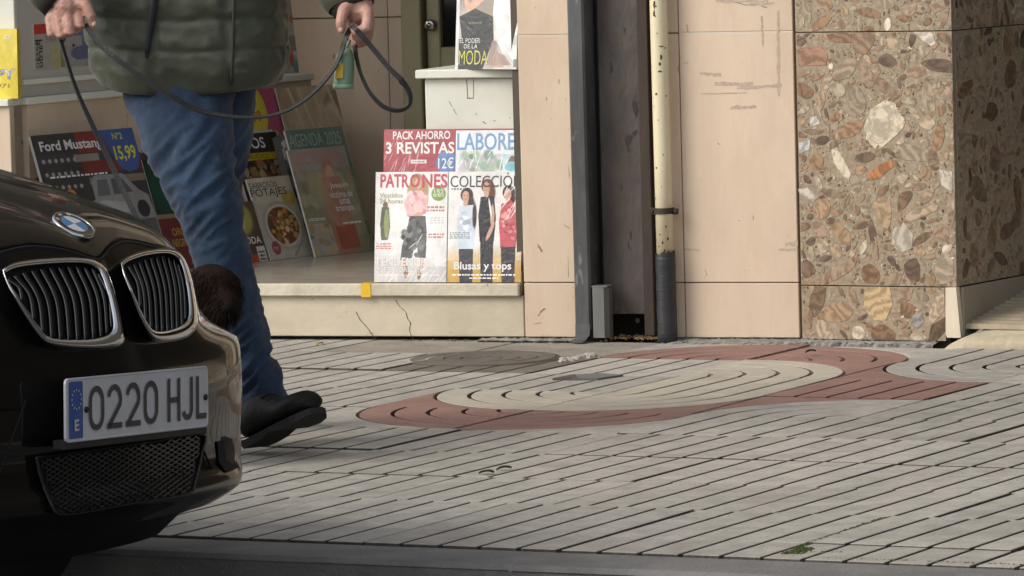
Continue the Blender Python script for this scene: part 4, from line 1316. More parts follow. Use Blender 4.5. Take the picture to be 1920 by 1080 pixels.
# left part of the row
s10 = sheet_px((132, 533), (322, 511), zs_, 255, 18)
a = Art(320, 420, (.045, .042, .042))
a.rect(0, .80, 1, .86, (.05, .05, .055)).rect(.42, .86, .78, 1.0, (.20, .035, .03)).rect(.42, .72, 1, .80, (.17, .035, .03)).rect(.36, .80, .60, .85, (.24, .21, .17)).rect(.45, .64, 1, .69, (.2, .16, .12))
for i in range(6):
    for j in range(3):
        a.ell(.06 + i * .06, .64 + j * .09, .016, .014, (.3, .28, .26), .3)
a.poly([(.66, 1), (1, 1), (1, .80), (.95, .72), (.86, .70), (.78, .74), (.72, .86)], (.055, .10, .27))
a.ell(.24, .585, .05, .04, (.50, .18, .03), .05)
a.poly([(.46, .66), (.50, .70), (.78, .70), (.90, .58), (.98, .54), (1.0, .38), (.40, .38), (.40, .52), (.46, .54)], (.24, .24, .235)).poly([(.49, .56), (.52, .67), (.62, .67), (.62, .56)], (.12, .125, .125)).poly([(.65, .67), (.76, .67), (.84, .57), (.65, .56)], (.09, .095, .095))
a.poly([(.36, .48), (.52, .53), (.80, .50), (.80, .44), (.40, .40)], (.36, .36, .35)).ell(.90, .45, .06, .06, (.03, .03, .03), .1).rect(.3, .2, 1, .38, (.10, .095, .09)).lines(.08, .705, .64, .725, 1, (.7, .68, .66)).grain(.07)
mag('car_magazine', s10, a, [('Ford Mustang', .06, .868, .66, .955, (.62, .61, .6), .022), ('Nº2', .78, .93, .88, .975, (.55, .52, .1), .01), ('15,99', .76, .775, .97, .885, (.62, .58, .05), .022)],
    'car magazine with a grey coupe and a blue price corner, behind the parked car', 0.010, paper=M_paperd)
s11 = sheet_px((112, 528), (160, 522.5), zs_, 264, 18)
a = Art(80, 300, (.10, .035, .03)).blobs(0, 0, 1, 1, 40, .25, [(.2, .04, .03), (.05, .03, .03), (.3, .2, .16), (.12, .05, .04)])
mag('red_magazine', s11, a, None, 'narrow dark red magazine edge at the far left of the leaning row', 0.008)
s12 = sheet_px((292, 504), (372, 495), zs_, 262, 18)
a = Art(200, 400, (.075, .035, .04)).rect(0, .3, 1, .78, (.03, .05, .04)).ell(.5, .6, .4, .2, (.02, .09, .06), .6).rect(0, .82, 1, 1, (.10, .07, .085)).grain(.06)
mag('history_magazine', s12, a, [('JAN', .02, .86, .40, .955, (.5, .48, .48), .01)], 'dark magazine with pale capitals just left of the walking leg', 0.006)
s13 = sheet_px((322, 507), (392, 499), zs_, 300, 18)
a = Art(160, 300, (.02, .045, .032)).rect(0, 0, 1, .48, (.15, .03, .03)).rect(0, .46, 1, .50, (.25, .2, .12)).ell(.4, .75, .4, .2, (.015, .07, .045), .6).grain(.06)
mag('green_magazine', s13, a, [('ORO', .28, .30, .62, .37, (.45, .3, .06), .01), ('NEGRO', .22, .20, .66, .27, (.45, .3, .06), .01)], 'dark green and red magazine low beside the knee of the walking leg', 0.006)
# on the ledge and cabinet
ba_, bb_ = wp(-60, 182, -.016)[0], wp(34, 182, -.016)[0]
s14 = Sheet(wq(ba_, ZL + .0002, -.016), W, ZV * .999 - N * .03, bb_ - ba_, wp(20, 54, -.02)[1] - ZL)
a = Art(200, 300, (.68, .52, .03)).ell(.9, .8, .5, .3, (.74, .6, .10), 1.2).ell(.3, .2, .5, .3, (.76, .62, .08), 1.2).ell(.82, .885, .045, .03, (.75, .72, .6), .1).ell(.82, .885, .02, .014, (.5, .4, .35), .1).grain(.03)
book = mag('yellow_book', s14, a, [('PY', .565, .275, .96, .425, (.32, .33, .42), .05), ('PY', .575, .285, .945, .415, WHT, .018), ('1971', .52, .155, .83, .215, (.25, .2, .03), .004)], 'thick yellow book standing on the white ledge at the left edge', 0.022, 'book', paper=flat('yellow_board', (.60, .44, .03), .5))
def rail_sheet(x0, x1, y0, ytop, off):
    """sheet standing against the cabinet's grey side"""
    n = LN
    pl = P0 + n * off
    bl, br = on_plane(x0, y0[0], pl, n), on_plane(x1, y0[1], pl, n)
    X = LD
    h = (on_plane(x0, ytop, pl, n) - bl).length
    return Sheet(bl, X, ZV, (br - bl).dot(X), h)
s15 = rail_sheet(66, 112, (131, 127), 46, 0.003)
a = Art(140, 240, (.40, .37, .31)).rect(0, .78, 1, 1, (.55, .05, .04)).ell(.75, .35, .2, .3, (.42, .38, .3), .5).rect(.78, 0, 1, .5, (.42, .38, .16)).lines(.45, .6, .9, .75, 4, (.25, .23, .2)).grain(.05)
r15 = mag('red_top_magazine', s15, a, None, 'pale magazine with red top and vertical black title, on the shade-toned cabinet side', 0.003)
mb = MB()
V, F = text_geo('Pardo', .01)
mb.add([s15.p(.10 + .22 * (1 - b), .66 - .62 * aa, .0008) for aa, b in V], F)
V, F = text_geo('Bazán', .0)
mb.build('cover_lettering', ink(BLK), r15, fixn=False)
mb = MB()
mb.add([s15.p(.02 + .12 * (1 - b), .66 - .62 * aa, .0008) for aa, b in V], F)
mb.build('cover_lettering', ink(BLK), r15, fixn=False)
s16 = rail_sheet(114, 170, (126, 121), 44, 0.003)
a = Art(140, 200, (.36, .33, .32)).rect(.0, .7, 1, 1, (.16, .17, .28)).ell(.85, .5, .12, .35, (.15, .16, .28), .2).ell(.7, .3, .35, .16, (.13, .14, .24), .2).ell(.45, .48, .05, .035, (.1, .05, .08)).ell(.08, .75, .14, .2, (.05, .05, .04)).rect(0, 0, .14, .4, (.28, .27, .1)).grain(.05)
mag('blue_magazine', s16, a, None, 'blue and grey magazine on the cabinet side between the hand and the jacket', 0.003)
for (xa, xb, yb, yt, col, lab) in [(182, 199, 168.5, 128, (.22, .19, .29), 'small violet box on the ledge just left of the jacket hem'), (202, 216, 166.5, 134, (.34, .28, .27), 'small pale box on the ledge behind the violet one, touching the jacket hem')]:
    sb = sheet_px((xa, yb), (xb, yb - 1), ZL + 0.0015, yt, 0)
    a = Art(60, 100, col).rect(.3, .1, .8, .9, tuple(min(.8, c * 2.4) for c in col)).rect(0, 0, 1, .12, tuple(c * .5 for c in col)).grain(.1)
    mag('small_box', sb, a, None, lab, 0.02, 'box')
s17 = sheet_px((520, 138.5), (561, 136), ZL + 0.0012, -60, 8)
a = Art(120, 420, (.46, .41, .36)).blobs(0, .0, 1, 1, 60, .22, [(.5, .46, .42), (.3, .25, .2), (.6, .56, .5), (.25, .3, .3), (.5, .2, .1), (.55, .5, .46)]).poly([(.55, .18), (.75, .35), (.85, .1), (.7, .05)], (.5, .13, .05)).rect(.75, 0, 1, .12, (.2, .3, .28))
mag('comic_book', s17, a, None, 'colourful thin book standing at the end of the ledge right beside the jacket', 0.006, 'book', wr=.2)

# ================================================================== PERSON
MAN_Y = 12.02
def mt(px, py, dy=0.0):
    return on_plane(px, py, Vector((0, MAN_Y + dy, 0)), Vector((0, 1, 0)))
M_skin = mat('skin', (0.44, 0.245, 0.19), 0.5, var=0.18, scale=40, bump=0.25, bscale=160, dirt=(0.40, 0.15, 0.12), dirt_amt=0.65, dirt_scale=24)
M_nail = flat('nail', (0.60, 0.40, 0.34), 0.35)
M_jack = mat('olive_quilted_nylon', (0.052, 0.058, 0.035), 0.58, var=0.12, scale=10, bump=0.3, bscale=24, sheen=0.15, dirt=(0.052, 0.055, 0.036), dirt_amt=0.4, dirt_scale=5)
M_jdark = flat('dark_cuff_knit', (0.018, 0.019, 0.016), 0.85)
M_zip = mat('dark_zip_tape', (0.02, 0.022, 0.03), 0.6, var=0.2)
M_jean = mat('blue_denim', (0.014, 0.033, 0.070), 0.9, var=0.25, scale=14, bump=0.25, bscale=300, sheen=0.1, dirt=(0.046, 0.092, 0.158), dirt_amt=0.85, dirt_scale=8, stretch=(1, 1, 0.45))
M_seam = flat('denim_seam', (0.03, 0.06, 0.13), 0.9)
M_shoe = mat('black_leather', (0.013, 0.0125, 0.012), 0.6, spec=0.2, var=0.2, scale=20, bump=0.2, bscale=60)
M_sole = mat('dark_rubber_sole', (0.016, 0.015, 0.014), 0.8, var=0.2, scale=20)

man = empty('person', on_z(500, 838), 'person in a green quilted jacket and blue jeans walking with a leash in both hands', 'person')

def voxel_union(mb, name, m, parent, vox, smooth_it=6):
    o = mb.build(name, m, None, True)
    md = o.modifiers.new('remesh', 'REMESH')
    md.mode = 'VOXEL'
    md.voxel_size = vox
    sm = o.modifiers.new('smooth', 'SMOOTH')
    sm.factor, sm.iterations = 0.5, smooth_it
    dg = bpy.context.evaluated_depsgraph_get()
    dg.update()
    me = bpy.data.meshes.new_from_object(o.evaluated_get(dg))
    bpy.data.objects.remove(o)
    off = wloc(parent)
    me.transform(Matrix.Translation(-off))
    me.polygons.foreach_set('use_smooth', [True] * len(me.polygons))
    me.name = name
    o = bpy.data.objects.new(name, me)
    COL.objects.link(o)
    o.parent = parent
    return o
def caps(mb, pts, rad):
    P = [Vector(p) for p in pts]
    sp, rr_ = [], []
    for i in range(len(P) - 1):
        for k in range(4):
            sp.append(lerp(P[i], P[i + 1], k / 4)); rr_.append(lerp(rad[i], rad[i + 1], k / 4))
    sp.append(P[-1]); rr_.append(rad[-1])
    mb.tube(sp, rr_, 10)
    mb.ball(sp[0], rad[0] * .99, seg=10, rings=6)
    mb.ball(sp[-1], rad[-1] * .99, seg=10, rings=6)
# key joints
HIPL, HIPR = mt(318, 130, 0.06), mt(432, 130, 0.12)
KN, AN = mt(388, 420, -0.06), mt(488, 748, 0.0)
KN2, AN2 = mt(430, 430, 0.20), Vector((-0.70, 12.40, 0.10))
NECK = mt(345, -420, 0.05)
WRL, WRR = mt(112, -14, -0.16), mt(672, -4, -0.10)
ELL, ELR = mt(62, -170, 0.02), mt(588, -165, 0.0)
SHL, SHR = mt(190, -390, 0.05), mt(505, -390, 0.06)
bodymb = MB()
caps(bodymb, [HIPL, KN, AN], [0.07, 0.045, 0.034])
caps(bodymb, [mt(402, 130, .14), mt(430, 420, .22), mt(404, 740, .35)], [0.045, 0.035, 0.032])
caps(bodymb, [mt(375, 20, .1), mt(350, -150, .08), mt(347, -360, .06)], [0.13, 0.125, 0.12])
caps(bodymb, [mt(347, -380, .06), NECK, mt(340, -500, .03)], [0.07, 0.055, 0.055])
caps(bodymb, [SHL, ELL, WRL], [0.055, 0.042, 0.029])
caps(bodymb, [SHR, ELR, WRR], [0.055, 0.042, 0.029])
caps(bodymb, [SHL, SHR], [0.06, 0.06])
HD = mt(336, -560, 0.02)
bodymb.ball(HD, 0.1, (Vector((0.078, 0, 0)), Vector((0, 0.096, 0)), Vector((0, 0, 0.118))), 20, 14)
bodymb.ball(HD + Vector((0, -0.03, -0.055)), 0.05, (Vector((0.055, 0, 0)), Vector((0, 0.06, 0)), Vector((0, 0, 0.06))))
caps(bodymb, [HD + Vector((-0.004, -0.092, 0.02)), HD + Vector((-0.005, -0.112, -0.018))], [0.009, 0.014])
for sx in (-1, 1):
    bodymb.ball(HD + Vector((0.078 * sx, 0.0, 0)), 0.03, (Vector((0.012, 0, 0)), Vector((0, 0.02, 0)), Vector((0, 0, 0.032))))
# right hand of the person (left in the picture): back of the fist towards us, thumb beside it
def F(pts, r):
    caps(bodymb, [mt(*p) for p in pts], r)
F([(112, -14, -.16), (126, 12, -.175)], [.029, .034])
for kx, ky, kd in ((145, 20, -.185), (126, 22, -.19), (108, 28, -.185), (94, 38, -.175)):
    F([(116, -4, -.165), (kx, ky, kd)], [.018, .0135])
F([(145, 20, -.185), (151, 47, -.20), (142, 55, -.165)], [.0132, .0122, .0105])
F([(126, 22, -.19), (132, 60, -.205), (126, 63, -.165)], [.0135, .0125, .0105])
F([(108, 28, -.185), (115, 66, -.20), (112, 67, -.165)], [.0128, .0120, .010])
F([(94, 38, -.175), (96, 64, -.19), (97, 64, -.16)], [.0115, .0105, .009])
F([(128, -2, -.17), (162, 10, -.20), (171, 30, -.205), (175, 45, -.20)], [.019, .0135, .0115, .009])
# left hand of the person (right in the picture): fist seen from the thumb side
F([(672, -4, -.10), (671, 22, -.12)], [.031, .036])
for kx, ky, kd in ((690, 26, -.155), (692, 38, -.13), (691, 50, -.105), (686, 60, -.085)):
    F([(674, 2, -.105), (kx, ky, kd)], [.02, .0138])
F([(690, 26, -.155), (688, 54, -.175), (668, 60, -.175), (662, 50, -.155)], [.0138, .013, .0118, .010])
F([(692, 38, -.13), (690, 64, -.15), (670, 70, -.152), (662, 62, -.135)], [.0138, .013, .0118, .010])
F([(691, 50, -.105), (688, 73, -.125), (670, 78, -.128), (662, 70, -.11)], [.013, .0125, .0112, .0095])
F([(686, 60, -.085), (684, 79, -.10), (670, 83, -.10), (664, 78, -.09)], [.0115, .011, .010, .009])
F([(664, 2, -.125), (644, 20, -.155), (639, 42, -.17), (640, 56, -.17)], [.020, .0145, .0125, .0098])
body = voxel_union(bodymb, 'body', M_skin, man, 0.0031, 3)
mb = MB()
for (x, y, d) in ((176.5, 44, -.2085), (639.5, 55, -.1775)):
    c = mt(x, y, d)
    mb = MB()
    mb.ball(c, .006, (Vector((.0055, 0, 0)), Vector((0, .003, 0)), Vector((0, 0, .0075))), 8, 6)
    mb.build('nail', M_nail, man, True)
mb = MB()
for sx in (-1, 1):
    mb.ball(HD + Vector((0.032 * sx - .004, -0.087, 0.012)), .012)
o = mb.build('eyes', flat('eye', (.3, .28, .26), .2), man, True)
mb = MB()
rows_ = []
for i in range(9):
    th = math.pi * 0.62 * i / 8
    rows_.append([HD + Vector((0.083 * math.sin(th) * math.cos(a), 0.012 + 0.098 * math.sin(th) * math.sin(a), 0.012 + 0.116 * math.cos(th) + (0.03 if math.sin(a) < -.3 and i > 5 else 0))) for a in [2 * math.pi * k / 24 for k in range(24)]])
mb.grid(rows_, 0, True)
mb.build('hair', mat('grey_hair', (.12, .10, .085), .7, bump=.5, bscale=200), man, True)

# ---- jeans: rings across each leg, with folds
def sst0(a, b, x):
    t = min(1, max(0, (x - a) / (b - a)))
    return t * t * (3 - 2 * t)
def leg(path, name, m, amp=1.0, seed=0.0, n=72, sub=24):
    """path: (px, py, dy, half width m, half depth m)"""
    sp = spline(path, sub)
    rows_ = []
    for i, p in enumerate(sp):
        c = mt(p[0], p[1], p[2])
        q = sp[min(i + 1, len(sp) - 1)]; q0 = sp[max(i - 1, 0)]
        tdir = (mt(q[0], q[1], q[2]) - mt(q0[0], q0[1], q0[2])).normalized()
        a = Vector((1, 0, 0)) - tdir * tdir.x
        a.normalize()
        b = tdir.cross(a)
        row = []
        for k in range(n):
            an = 2 * math.pi * k / n
            d = a * (math.cos(an) * p[3]) + b * (math.sin(an) * p[4])
            P = c + d
            nn = d.normalized()
            f = noise.noise(Vector((P.x * 5 + seed, P.y * 5, P.z * 16 + P.x * 9))) * 0.008 + (abs(noise.noise(Vector((P.x * 11 + seed, P.y * 10, P.z * 26 - P.x * 26)))) - .2) * -0.0125 * (.5 + sst0(.25, .75, noise.noise(Vector((P.x * 3, seed, P.z * 4))) + .5)) + noise.noise(Vector((P.x * 40, P.y * 40, P.z * 70))) * .0022
            row.append(P + nn * f * amp)
        rows_.append(row)
    return rows_
mb = MB()
front = leg([(345, 95, .06, .150, .13), (338, 150, .05, .138, .125), (345, 215, .02, .112, .115), (363, 300, -.03, .094, .10), (388, 385, -.06, .076, .086), (407, 450, -.06, .068, .078), (428, 530, -.05, .064, .074), (452, 620, -.03, .060, .074), (474, 690, -.01, .058, .076), (486, 735, 0.0, .056, .074), (492, 768, 0.005, .052, .073)], 'leg', M_jean, 1.0)
mb.grid(front, 0, True)
rear = leg([(395, 95, .14, .12, .12), (408, 160, .14, .092, .105), (416, 240, .17, .072, .095), (414, 330, .20, .058, .08), (412, 430, .22, .052, .075), (420, 560, .28, .060, .072), (408, 700, .34, .058, .07), (402, 770, .36, .056, .07)], 'leg', M_jean, .9, 4.0)
mb.grid(rear, 0, True)
mb.build('jeans', M_jean, man, True)
# outer seam of the front leg and pocket edge
mb = MB()
k = 40
mb.tube([r[k] for r in front[14:]], 0.0024, 6)
mb.build('side_seam', M_seam, man, True)
mb = MB()
for rr2 in (front, rear):
    last = rr2[-1]
    cen_ = sum(last, Vector()) / len(last)
    prev_ = [v + (v - cen_) * .012 for v in last]
    mb.grid([[v + ZV * .020 for v in prev_], [v + ZV * .018 + (v - cen_) * .05 for v in last], [v - ZV * .002 + (v - cen_) * .05 for v in last], [v - ZV * .002 - (v - cen_) * .1 for v in last]], 0, True)
mb.build('hem', M_jean, man, True)

# ---- shoes
def shoe(heel, toe_dir, up, L, name, parent):
    t = Vector(toe_dir).normalized()
    u = Vector(up) - t * t.dot(Vector(up)); u.normalize()
    s = t.cross(u)
    prof = [(0.00, .026, .060, .012), (0.06, .034, .080, .0), (0.2, .037, .092, .0), (0.34, .036, .086, .002), (0.48, .037, .066, .004), (0.62, .042, .054, .002), (0.78, .046, .054, .0), (0.9, .041, .050, .003), (0.97, .029, .040, .008), (1.0, .014, .024, .013)]
    r = empty('shoe', heel, parent=parent)
    rows_ = []
    for (x, hw, h, lift) in prof:
        row = []
        for k in range(20):
            an = 2 * math.pi * k / 20
            cx, cy = math.cos(an), math.sin(an)
            yy = h * (0.5 + 0.5 * cy) if cy > 0 else h * 0.5 * (1 + cy * .9)
            wv = hw * (abs(cx) ** 0.75) * (1 if cx > 0 else -1) * (1.0 - 0.25 * max(0, cy))
            row.append(Vector(heel) + t * (x * L) + s * wv + u * (0.020 + lift * .4 + yy))
        rows_.append(row)
    mb = MB(); mb.grid(rows_, 0, True)
    mb.add(rows_[0], [tuple(range(20))]); mb.add(rows_[-1], [tuple(range(20))])
    mb.build('upper', M_shoe, r, True)
    mb = MB()
    rows_ = []
    for (x, hw, h, lift) in prof:
        w2 = hw + 0.0015
        zt_ = 0.018 + lift * .5
        zb_ = 0.0 + lift * .9 + (0.006 if .40 < x < .55 else 0)
        rows_.append([Vector(heel) + t * (x * (L + .002) - .002) + s * a + u * b for a, b in ((-w2, zb_), (-w2 - .001, zt_), (w2 + .001, zt_), (w2, zb_))])
    mb.grid(rows_, 0, True)
    mb.add(rows_[0], [(0, 1, 2, 3)]); mb.add(rows_[-1], [(0, 1, 2, 3)])
    mb.build('sole', M_sole, r)
    mb = MB()
    for x in (.40, .47, .54):
        h = .086 - (x - .34) * .17
        mb.tube([Vector(heel) + t * (x * L) + s * (q * .022) + u * (0.024 + h - abs(q) ** 2 * .008) for q in (-1, -.5, 0, .5, 1)], .003, 6)
    mb.build('lace', M_shoe, r, True)
HEEL = on_z(474, 842, 0.006)
TOE = mt(604, 789, -.17)
TOE = on_plane(596, 784, HEEL + Vector((0, -0.19, 0)), Vector((0, 1, 0)))
shoe(HEEL, TOE - HEEL, Vector((0, 0, 1)), 0.262, 'shoe', man)
h2 = on_z(330, 818, 0.0)
t2 = on_z(459, 815, 0.0)
shoe(t2 - (t2 - h2).normalized() * 0.29 + Vector((0, 0.02, 0)), t2 - h2, Vector((0, 0, 1)), 0.29, 'shoe', man)

# ---- quilted jacket
def body_ring(z, n=96):
    """superellipse ring of the torso at height z, with quilting puffs"""
    yv = [(0.70, .0), (0.80, .205), (0.84, .222), (0.95, .228), (1.10, .226), (1.25, .228), (1.36, .205), (1.43, .13), (1.47, .075)]
    return yv
zh = mt(350, 160).z
JZ = [zh - 0.008, zh + 0.0, zh + 0.012, zh + 0.03] + [zh + 0.03 + i * 0.00605 for i in range(1, 104)]
def jw(z):
    q = z - zh
    pts = [(-.01, .196), (0.0, .210), (.02, .220), (.08, .226), (.16, .228), (.3, .226), (.42, .222), (.52, .200), (.60, .15), (.66, .085), (.8, .07)]
    for (a, b), (c_, d_) in zip(pts, pts[1:]):
        if q <= c_:
            return lerp(b, d_, (q - a) / (c_ - a))
    return .07
SEAMZ = [mt(350, y).z for y in (153, 92, 34, -28, -90, -152, -214, -276, -338, -400)]
rows_ = []
NJ = 200
for z in JZ:
    cx = lerp(354, 347, (z - zh) / .6)
    row = []
    base_c = mt(cx, 100, 0.085)
    for k in range(NJ):
        an = 2 * math.pi * k / NJ
        wv, dv = jw(z), min(jw(z) * .78, .168)
        x = math.copysign(abs(math.cos(an)) ** .82, math.cos(an)) * wv
        y = math.copysign(abs(math.sin(an)) ** .82, math.sin(an)) * dv
        dmin = min(abs(z - s - 0.010 * math.sin(an * 1.5 + 1)) for s in SEAMZ)
        puff = min(1, dmin / .030)
        puff = math.sqrt(max(0, 1 - (1 - puff) ** 2))
        # vertical seams: side seam of the right half, zip
        front_ = y < 0
        for sx in (.098, -.068):
            if front_:
                puff *= min(1, .25 + abs(x - sx) / .022)
        rr_ = (puff - .6) * 0.0100 + noise.noise(Vector((x * 9, y * 9, z * 13))) * .008 + (abs(noise.noise(Vector((x * 20 + z * 12, y * 20, z * 26)))) - .2) * -.009 + noise.noise(Vector((x * 60, y * 50, z * 60))) * .0015
        if z < zh + .02:
            rr_ -= .004
        nrm = Vector((x / wv ** 2, y / dv ** 2, 0)).normalized()
        sag = -.016 * (1 - abs(x) / .23) if z < zh + .2 else -.016 * (1 - abs(x) / .23) * max(0, 1 - (z - zh - .2) / .2)
        row.append(Vector((base_c.x + x, base_c.y + y, z + sag + .012 * (1 if x < 0 else .4) * max(0, abs(x) - .12) / .1)) + nrm * rr_)
    rows_.append(row)
mb = MB()
inner = [v + (Vector((rows_[0][0].x - .21, v.y, v.z)) - v) * 0 for v in rows_[0]]
cin = sum(rows_[0], Vector()) / NJ
lip = [v.lerp(Vector((cin.x, cin.y, v.z)), .10) + ZV * 0.012 for v in rows_[0]]
mb.grid([lip] + rows_, 0, True)
mb.build('jacket', M_jack, man, True)
def jac_pt(px, py, off=0.004):
    """point on the front of the jacket under a picture point"""
    best = None
    for r in rows_:
        for v in r:
            if v.y < MAN_Y + .05:
                x, y = proj(v)
                d = (x - px) ** 2 + (y - py) ** 2
                if best is None or d < best[0]:
                    best = (d, v)
    return mt(px, py, best[1].y - MAN_Y - off)
mb = MB()
mb.tube([jac_pt(x, y, .006) for x, y in ((294, -40), (291, 0), (286, 30), (281, 60), (277, 88), (275, 104))], [.010, .010, .0095, .009, .008, .005], 8, flat_=.5)
mb.build('zip_placket', M_zip, man, True)
mb = MB()
mb.tube([jac_pt(x, y, .004) for x, y in ((437, -20), (438, 20), (437, 60), (436, 100), (434, 140), (433, 160))], .0035, 6)
mb.build('front_seam', flat('dark_seam', (.03, .034, .02), .8), man, True)
mb = MB()
mb.tube([jac_pt(x, y, .006) for x, y in ((272, 96), (275, 104), (273, 108))], .004, 6)
mb.build('zip_pull', M_zip, man, True)
# sleeves
def sleeve(pts, rad, seed):
    sp = spline([tuple(p) + (r,) for p, r in zip(pts, rad)], 12)
    rws = []
    prev = None
    for i, p in enumerate(sp):
        P = Vector(p[:3])
        q = Vector(sp[min(i + 1, len(sp) - 1)][:3]) - Vector(sp[max(i - 1, 0)][:3])
        q.normalize()
        a = (prev - q * q.dot(prev)) if prev else Vector((0, -1, 0)) - q * q.dot(Vector((0, -1, 0)))
        a.normalize(); prev = a
        b = q.cross(a)
        s_ = i * .0335
        ph = (i % 8) / 8.0
        puff = math.sqrt(max(0, 1 - (1 - min(1, min(ph, 1 - ph) / .3)) ** 2))
        row = []
        for k in range(40):
            an = 2 * math.pi * k / 40
            d = a * math.cos(an) + b * math.sin(an)
            r = p[3] * (1 + (puff - .7) * .10)
            X = P + d * r
            row.append(X + d * (noise.noise(X * 14 + Vector((seed, 0, 0))) * .008))
        rws.append(row)
    return rws
for pts, rad, seed, cuff in (([SHL + Vector((.02, .02, 0)), ELL + Vector((0, 0, .12)), ELL, mt(92, -60, -.12), mt(112, 0, -.158)], [.085, .08, .078, .068, .056], 1, (mt(109, -6, -.156), mt(116, 6, -.164))),
                             ([SHR + Vector((-.02, .02, 0)), ELR + Vector((-.01, 0, .12)), ELR, mt(628, -70, -.07), mt(660, 8, -.105)], [.085, .08, .078, .070, .056], 5, (mt(657, 2, -.103), mt(666, 18, -.113)))):
    mb = MB()
    mb.grid(sleeve(pts, rad, seed), 0, True)
    sl2 = mb.build('sleeve', M_jack, man, True)
    mb = MB()
    d = (cuff[1] - cuff[0]).normalized()
    mb.tube([cuff[0] - d * .02, cuff[0], cuff[1], cuff[1] + d * .004], [.050, .0525, .048, .040], 30)
    mb.build('cuff', M_jdark, sl2, True)

# ================================================================== DOG AND LEASH
DGY = 11.72 - MAN_Y
M_fur = mat('dark_brown_fur', (0.0125, 0.0068, 0.0046), 0.9, spec=0.1, var=0.4, scale=30, bump=0.4, bscale=200)
dog = empty('dog', on_z(380, 862), 'shaggy dark brown dog mostly hidden between the black car and the walking leg', 'dog')
dmb = MB()
D = lambda x, y, d=0.0: mt(x, y, DGY + d)
def F2(pts, r):
    caps(dmb, [D(*p) for p in pts], r)
F2([(160, 620, .10), (230, 612, .06), (300, 618, .02), (340, 618, -.02)], [.085, .080, .090, .085])     # trunk, deep chest
F2([(335, 600, -.02), (372, 560, -.05), (396, 548, -.07)], [.07, .058, .055])                          # neck
F2([(396, 545, -.07), (408, 545, -.09)], [.062, .056])                                                 # skull
F2([(412, 556, -.10), (424, 572, -.15), (428, 580, -.17)], [.042, .032, .024])                         # muzzle
F2([(384, 520, -.03), (376, 548, -.02), (380, 574, -.03)], [.020, .026, .018])                         # ears
F2([(420, 522, -.08), (432, 550, -.08), (432, 574, -.09)], [.020, .024, .016])
for (x, d) in ((350, -.07), (336, .05)):
    F2([(x, 640, d), (x + 4, 730, d), (x - 2, 800, d), (x, 845, d)], [.045, .030, .022, .020])
    F2([(x, 848, d), (x + 14, 850, d - .02)], [.022, .019])
for (x, d) in ((172, .03), (158, .16)):
    F2([(x, 630, d), (x + 14, 705, d - .01), (x - 18, 770, d), (x - 12, 845, d)], [.062, .045, .024, .020])
    F2([(x - 12, 848, d), (x + 4, 850, d - .02)], [.022, .019])
F2([(140, 590, .12), (110, 560, .14), (90, 520, .15)], [.026, .022, .014])
dbody = voxel_union(dmb, 'body', M_fur, dog, 0.008, 3)
# fur tufts
rf = random.Random(5)
mb = MB()
me = dbody.data
off = wloc(dbody)
polys = [p for p in me.polygons]
for _ in range(26000):
    p = polys[rf.randrange(len(polys))]
    c = Vector(p.center) + off
    nrm = Vector(p.normal)
    gdir = (nrm * .45 + Vector((-.3, 0, -1.1)) + Vector((rf.uniform(-.5, .5), rf.uniform(-.5, .5), rf.uniform(-.4, .4)))).normalized()
    L_ = rf.uniform(.018, .046)
    sd = gdir.cross(nrm)
    if sd.length < .01:
        continue
    sd = sd.normalized() * rf.uniform(.0006, .0013)
    b = c - nrm * .003
    mid = b + gdir * L_ * .55 + nrm * .006
    mb.add([b - sd, b + sd, mid + sd * .8, mid - sd * .8, b + gdir * L_], [(0, 1, 2, 3), (3, 2, 4)])
o = mb.build('fur', M_fur, dog, fixn=False)
o['kind'] = 'stuff'
mb = MB()
mb.ball(D(430, 578, -.19), .016, (Vector((.016, 0, 0)), Vector((0, .012, 0)), Vector((0, 0, .012))))
mb.build('nose', mat('dog_nose', (.007, .006, .006), .7, spec=.05), dog, True)
for x in (404, 422):
    mb = MB()
    mb.ball(D(x, 548, -.145), .008)
    mb.build('eye', mat('dog_eye', (.006, .005, .004), .6, spec=.05), dog, True)
mb = MB()
cc = D(360, 574, -.04)
mb.tube([cc + Vector((.02, 0, -.05)) + (Vector((.045, 0, .05)) * math.cos(a) * 1.1 + Vector((0, .075, 0)) * math.sin(a)) for a in [2 * math.pi * k / 24 for k in range(25)]], .009, 8)
mb.build('collar', flat('collar_black', (.02, .02, .02), .6), dog, True)

M_leash = mat('black_webbing', (0.028, 0.027, 0.028), 0.6, var=0.2, scale=60, bump=0.3, bscale=300)
leash = empty('dog_leash', mt(400, 213, -.2), 'long black webbing dog leash hanging slack between both hands and down to the dog', 'leash')
def ribbon(pts, wd, name, th=.0018, side=None):
    """pts: (px, py, dy); wd: list of visible widths in m (the strap twists)"""
    sp = spline([p + (w_,) for p, w_ in zip(pts, wd)], 10)
    mb = MB()
    P = [mt(p[0], p[1], p[2]) for p in sp]
    V = []
    view = Vector((0, -1, 0))
    rr_ = []
    for i, p in enumerate(P):
        t = (P[min(i + 1, len(P) - 1)] - P[max(i - 1, 0)]).normalized()
        a = t.cross(view).normalized()
        hw = sp[i][3] / 2
        full = .0115 / 2
        c = min(1, hw / full)
        s_ = math.sqrt(1 - c * c)
        ax = (a * c + view * s_).normalized()
        nn = t.cross(ax).normalized()
        rr_.append([p + ax * full + nn * th, p - ax * full + nn * th, p - ax * full - nn * th, p + ax * full - nn * th])
    mb.grid(rr_, 0, True)
    mb.add(rr_[0], [(0, 1, 2, 3)]); mb.add(rr_[-1], [(0, 1, 2, 3)])
    return mb.build(name, M_leash, leash)
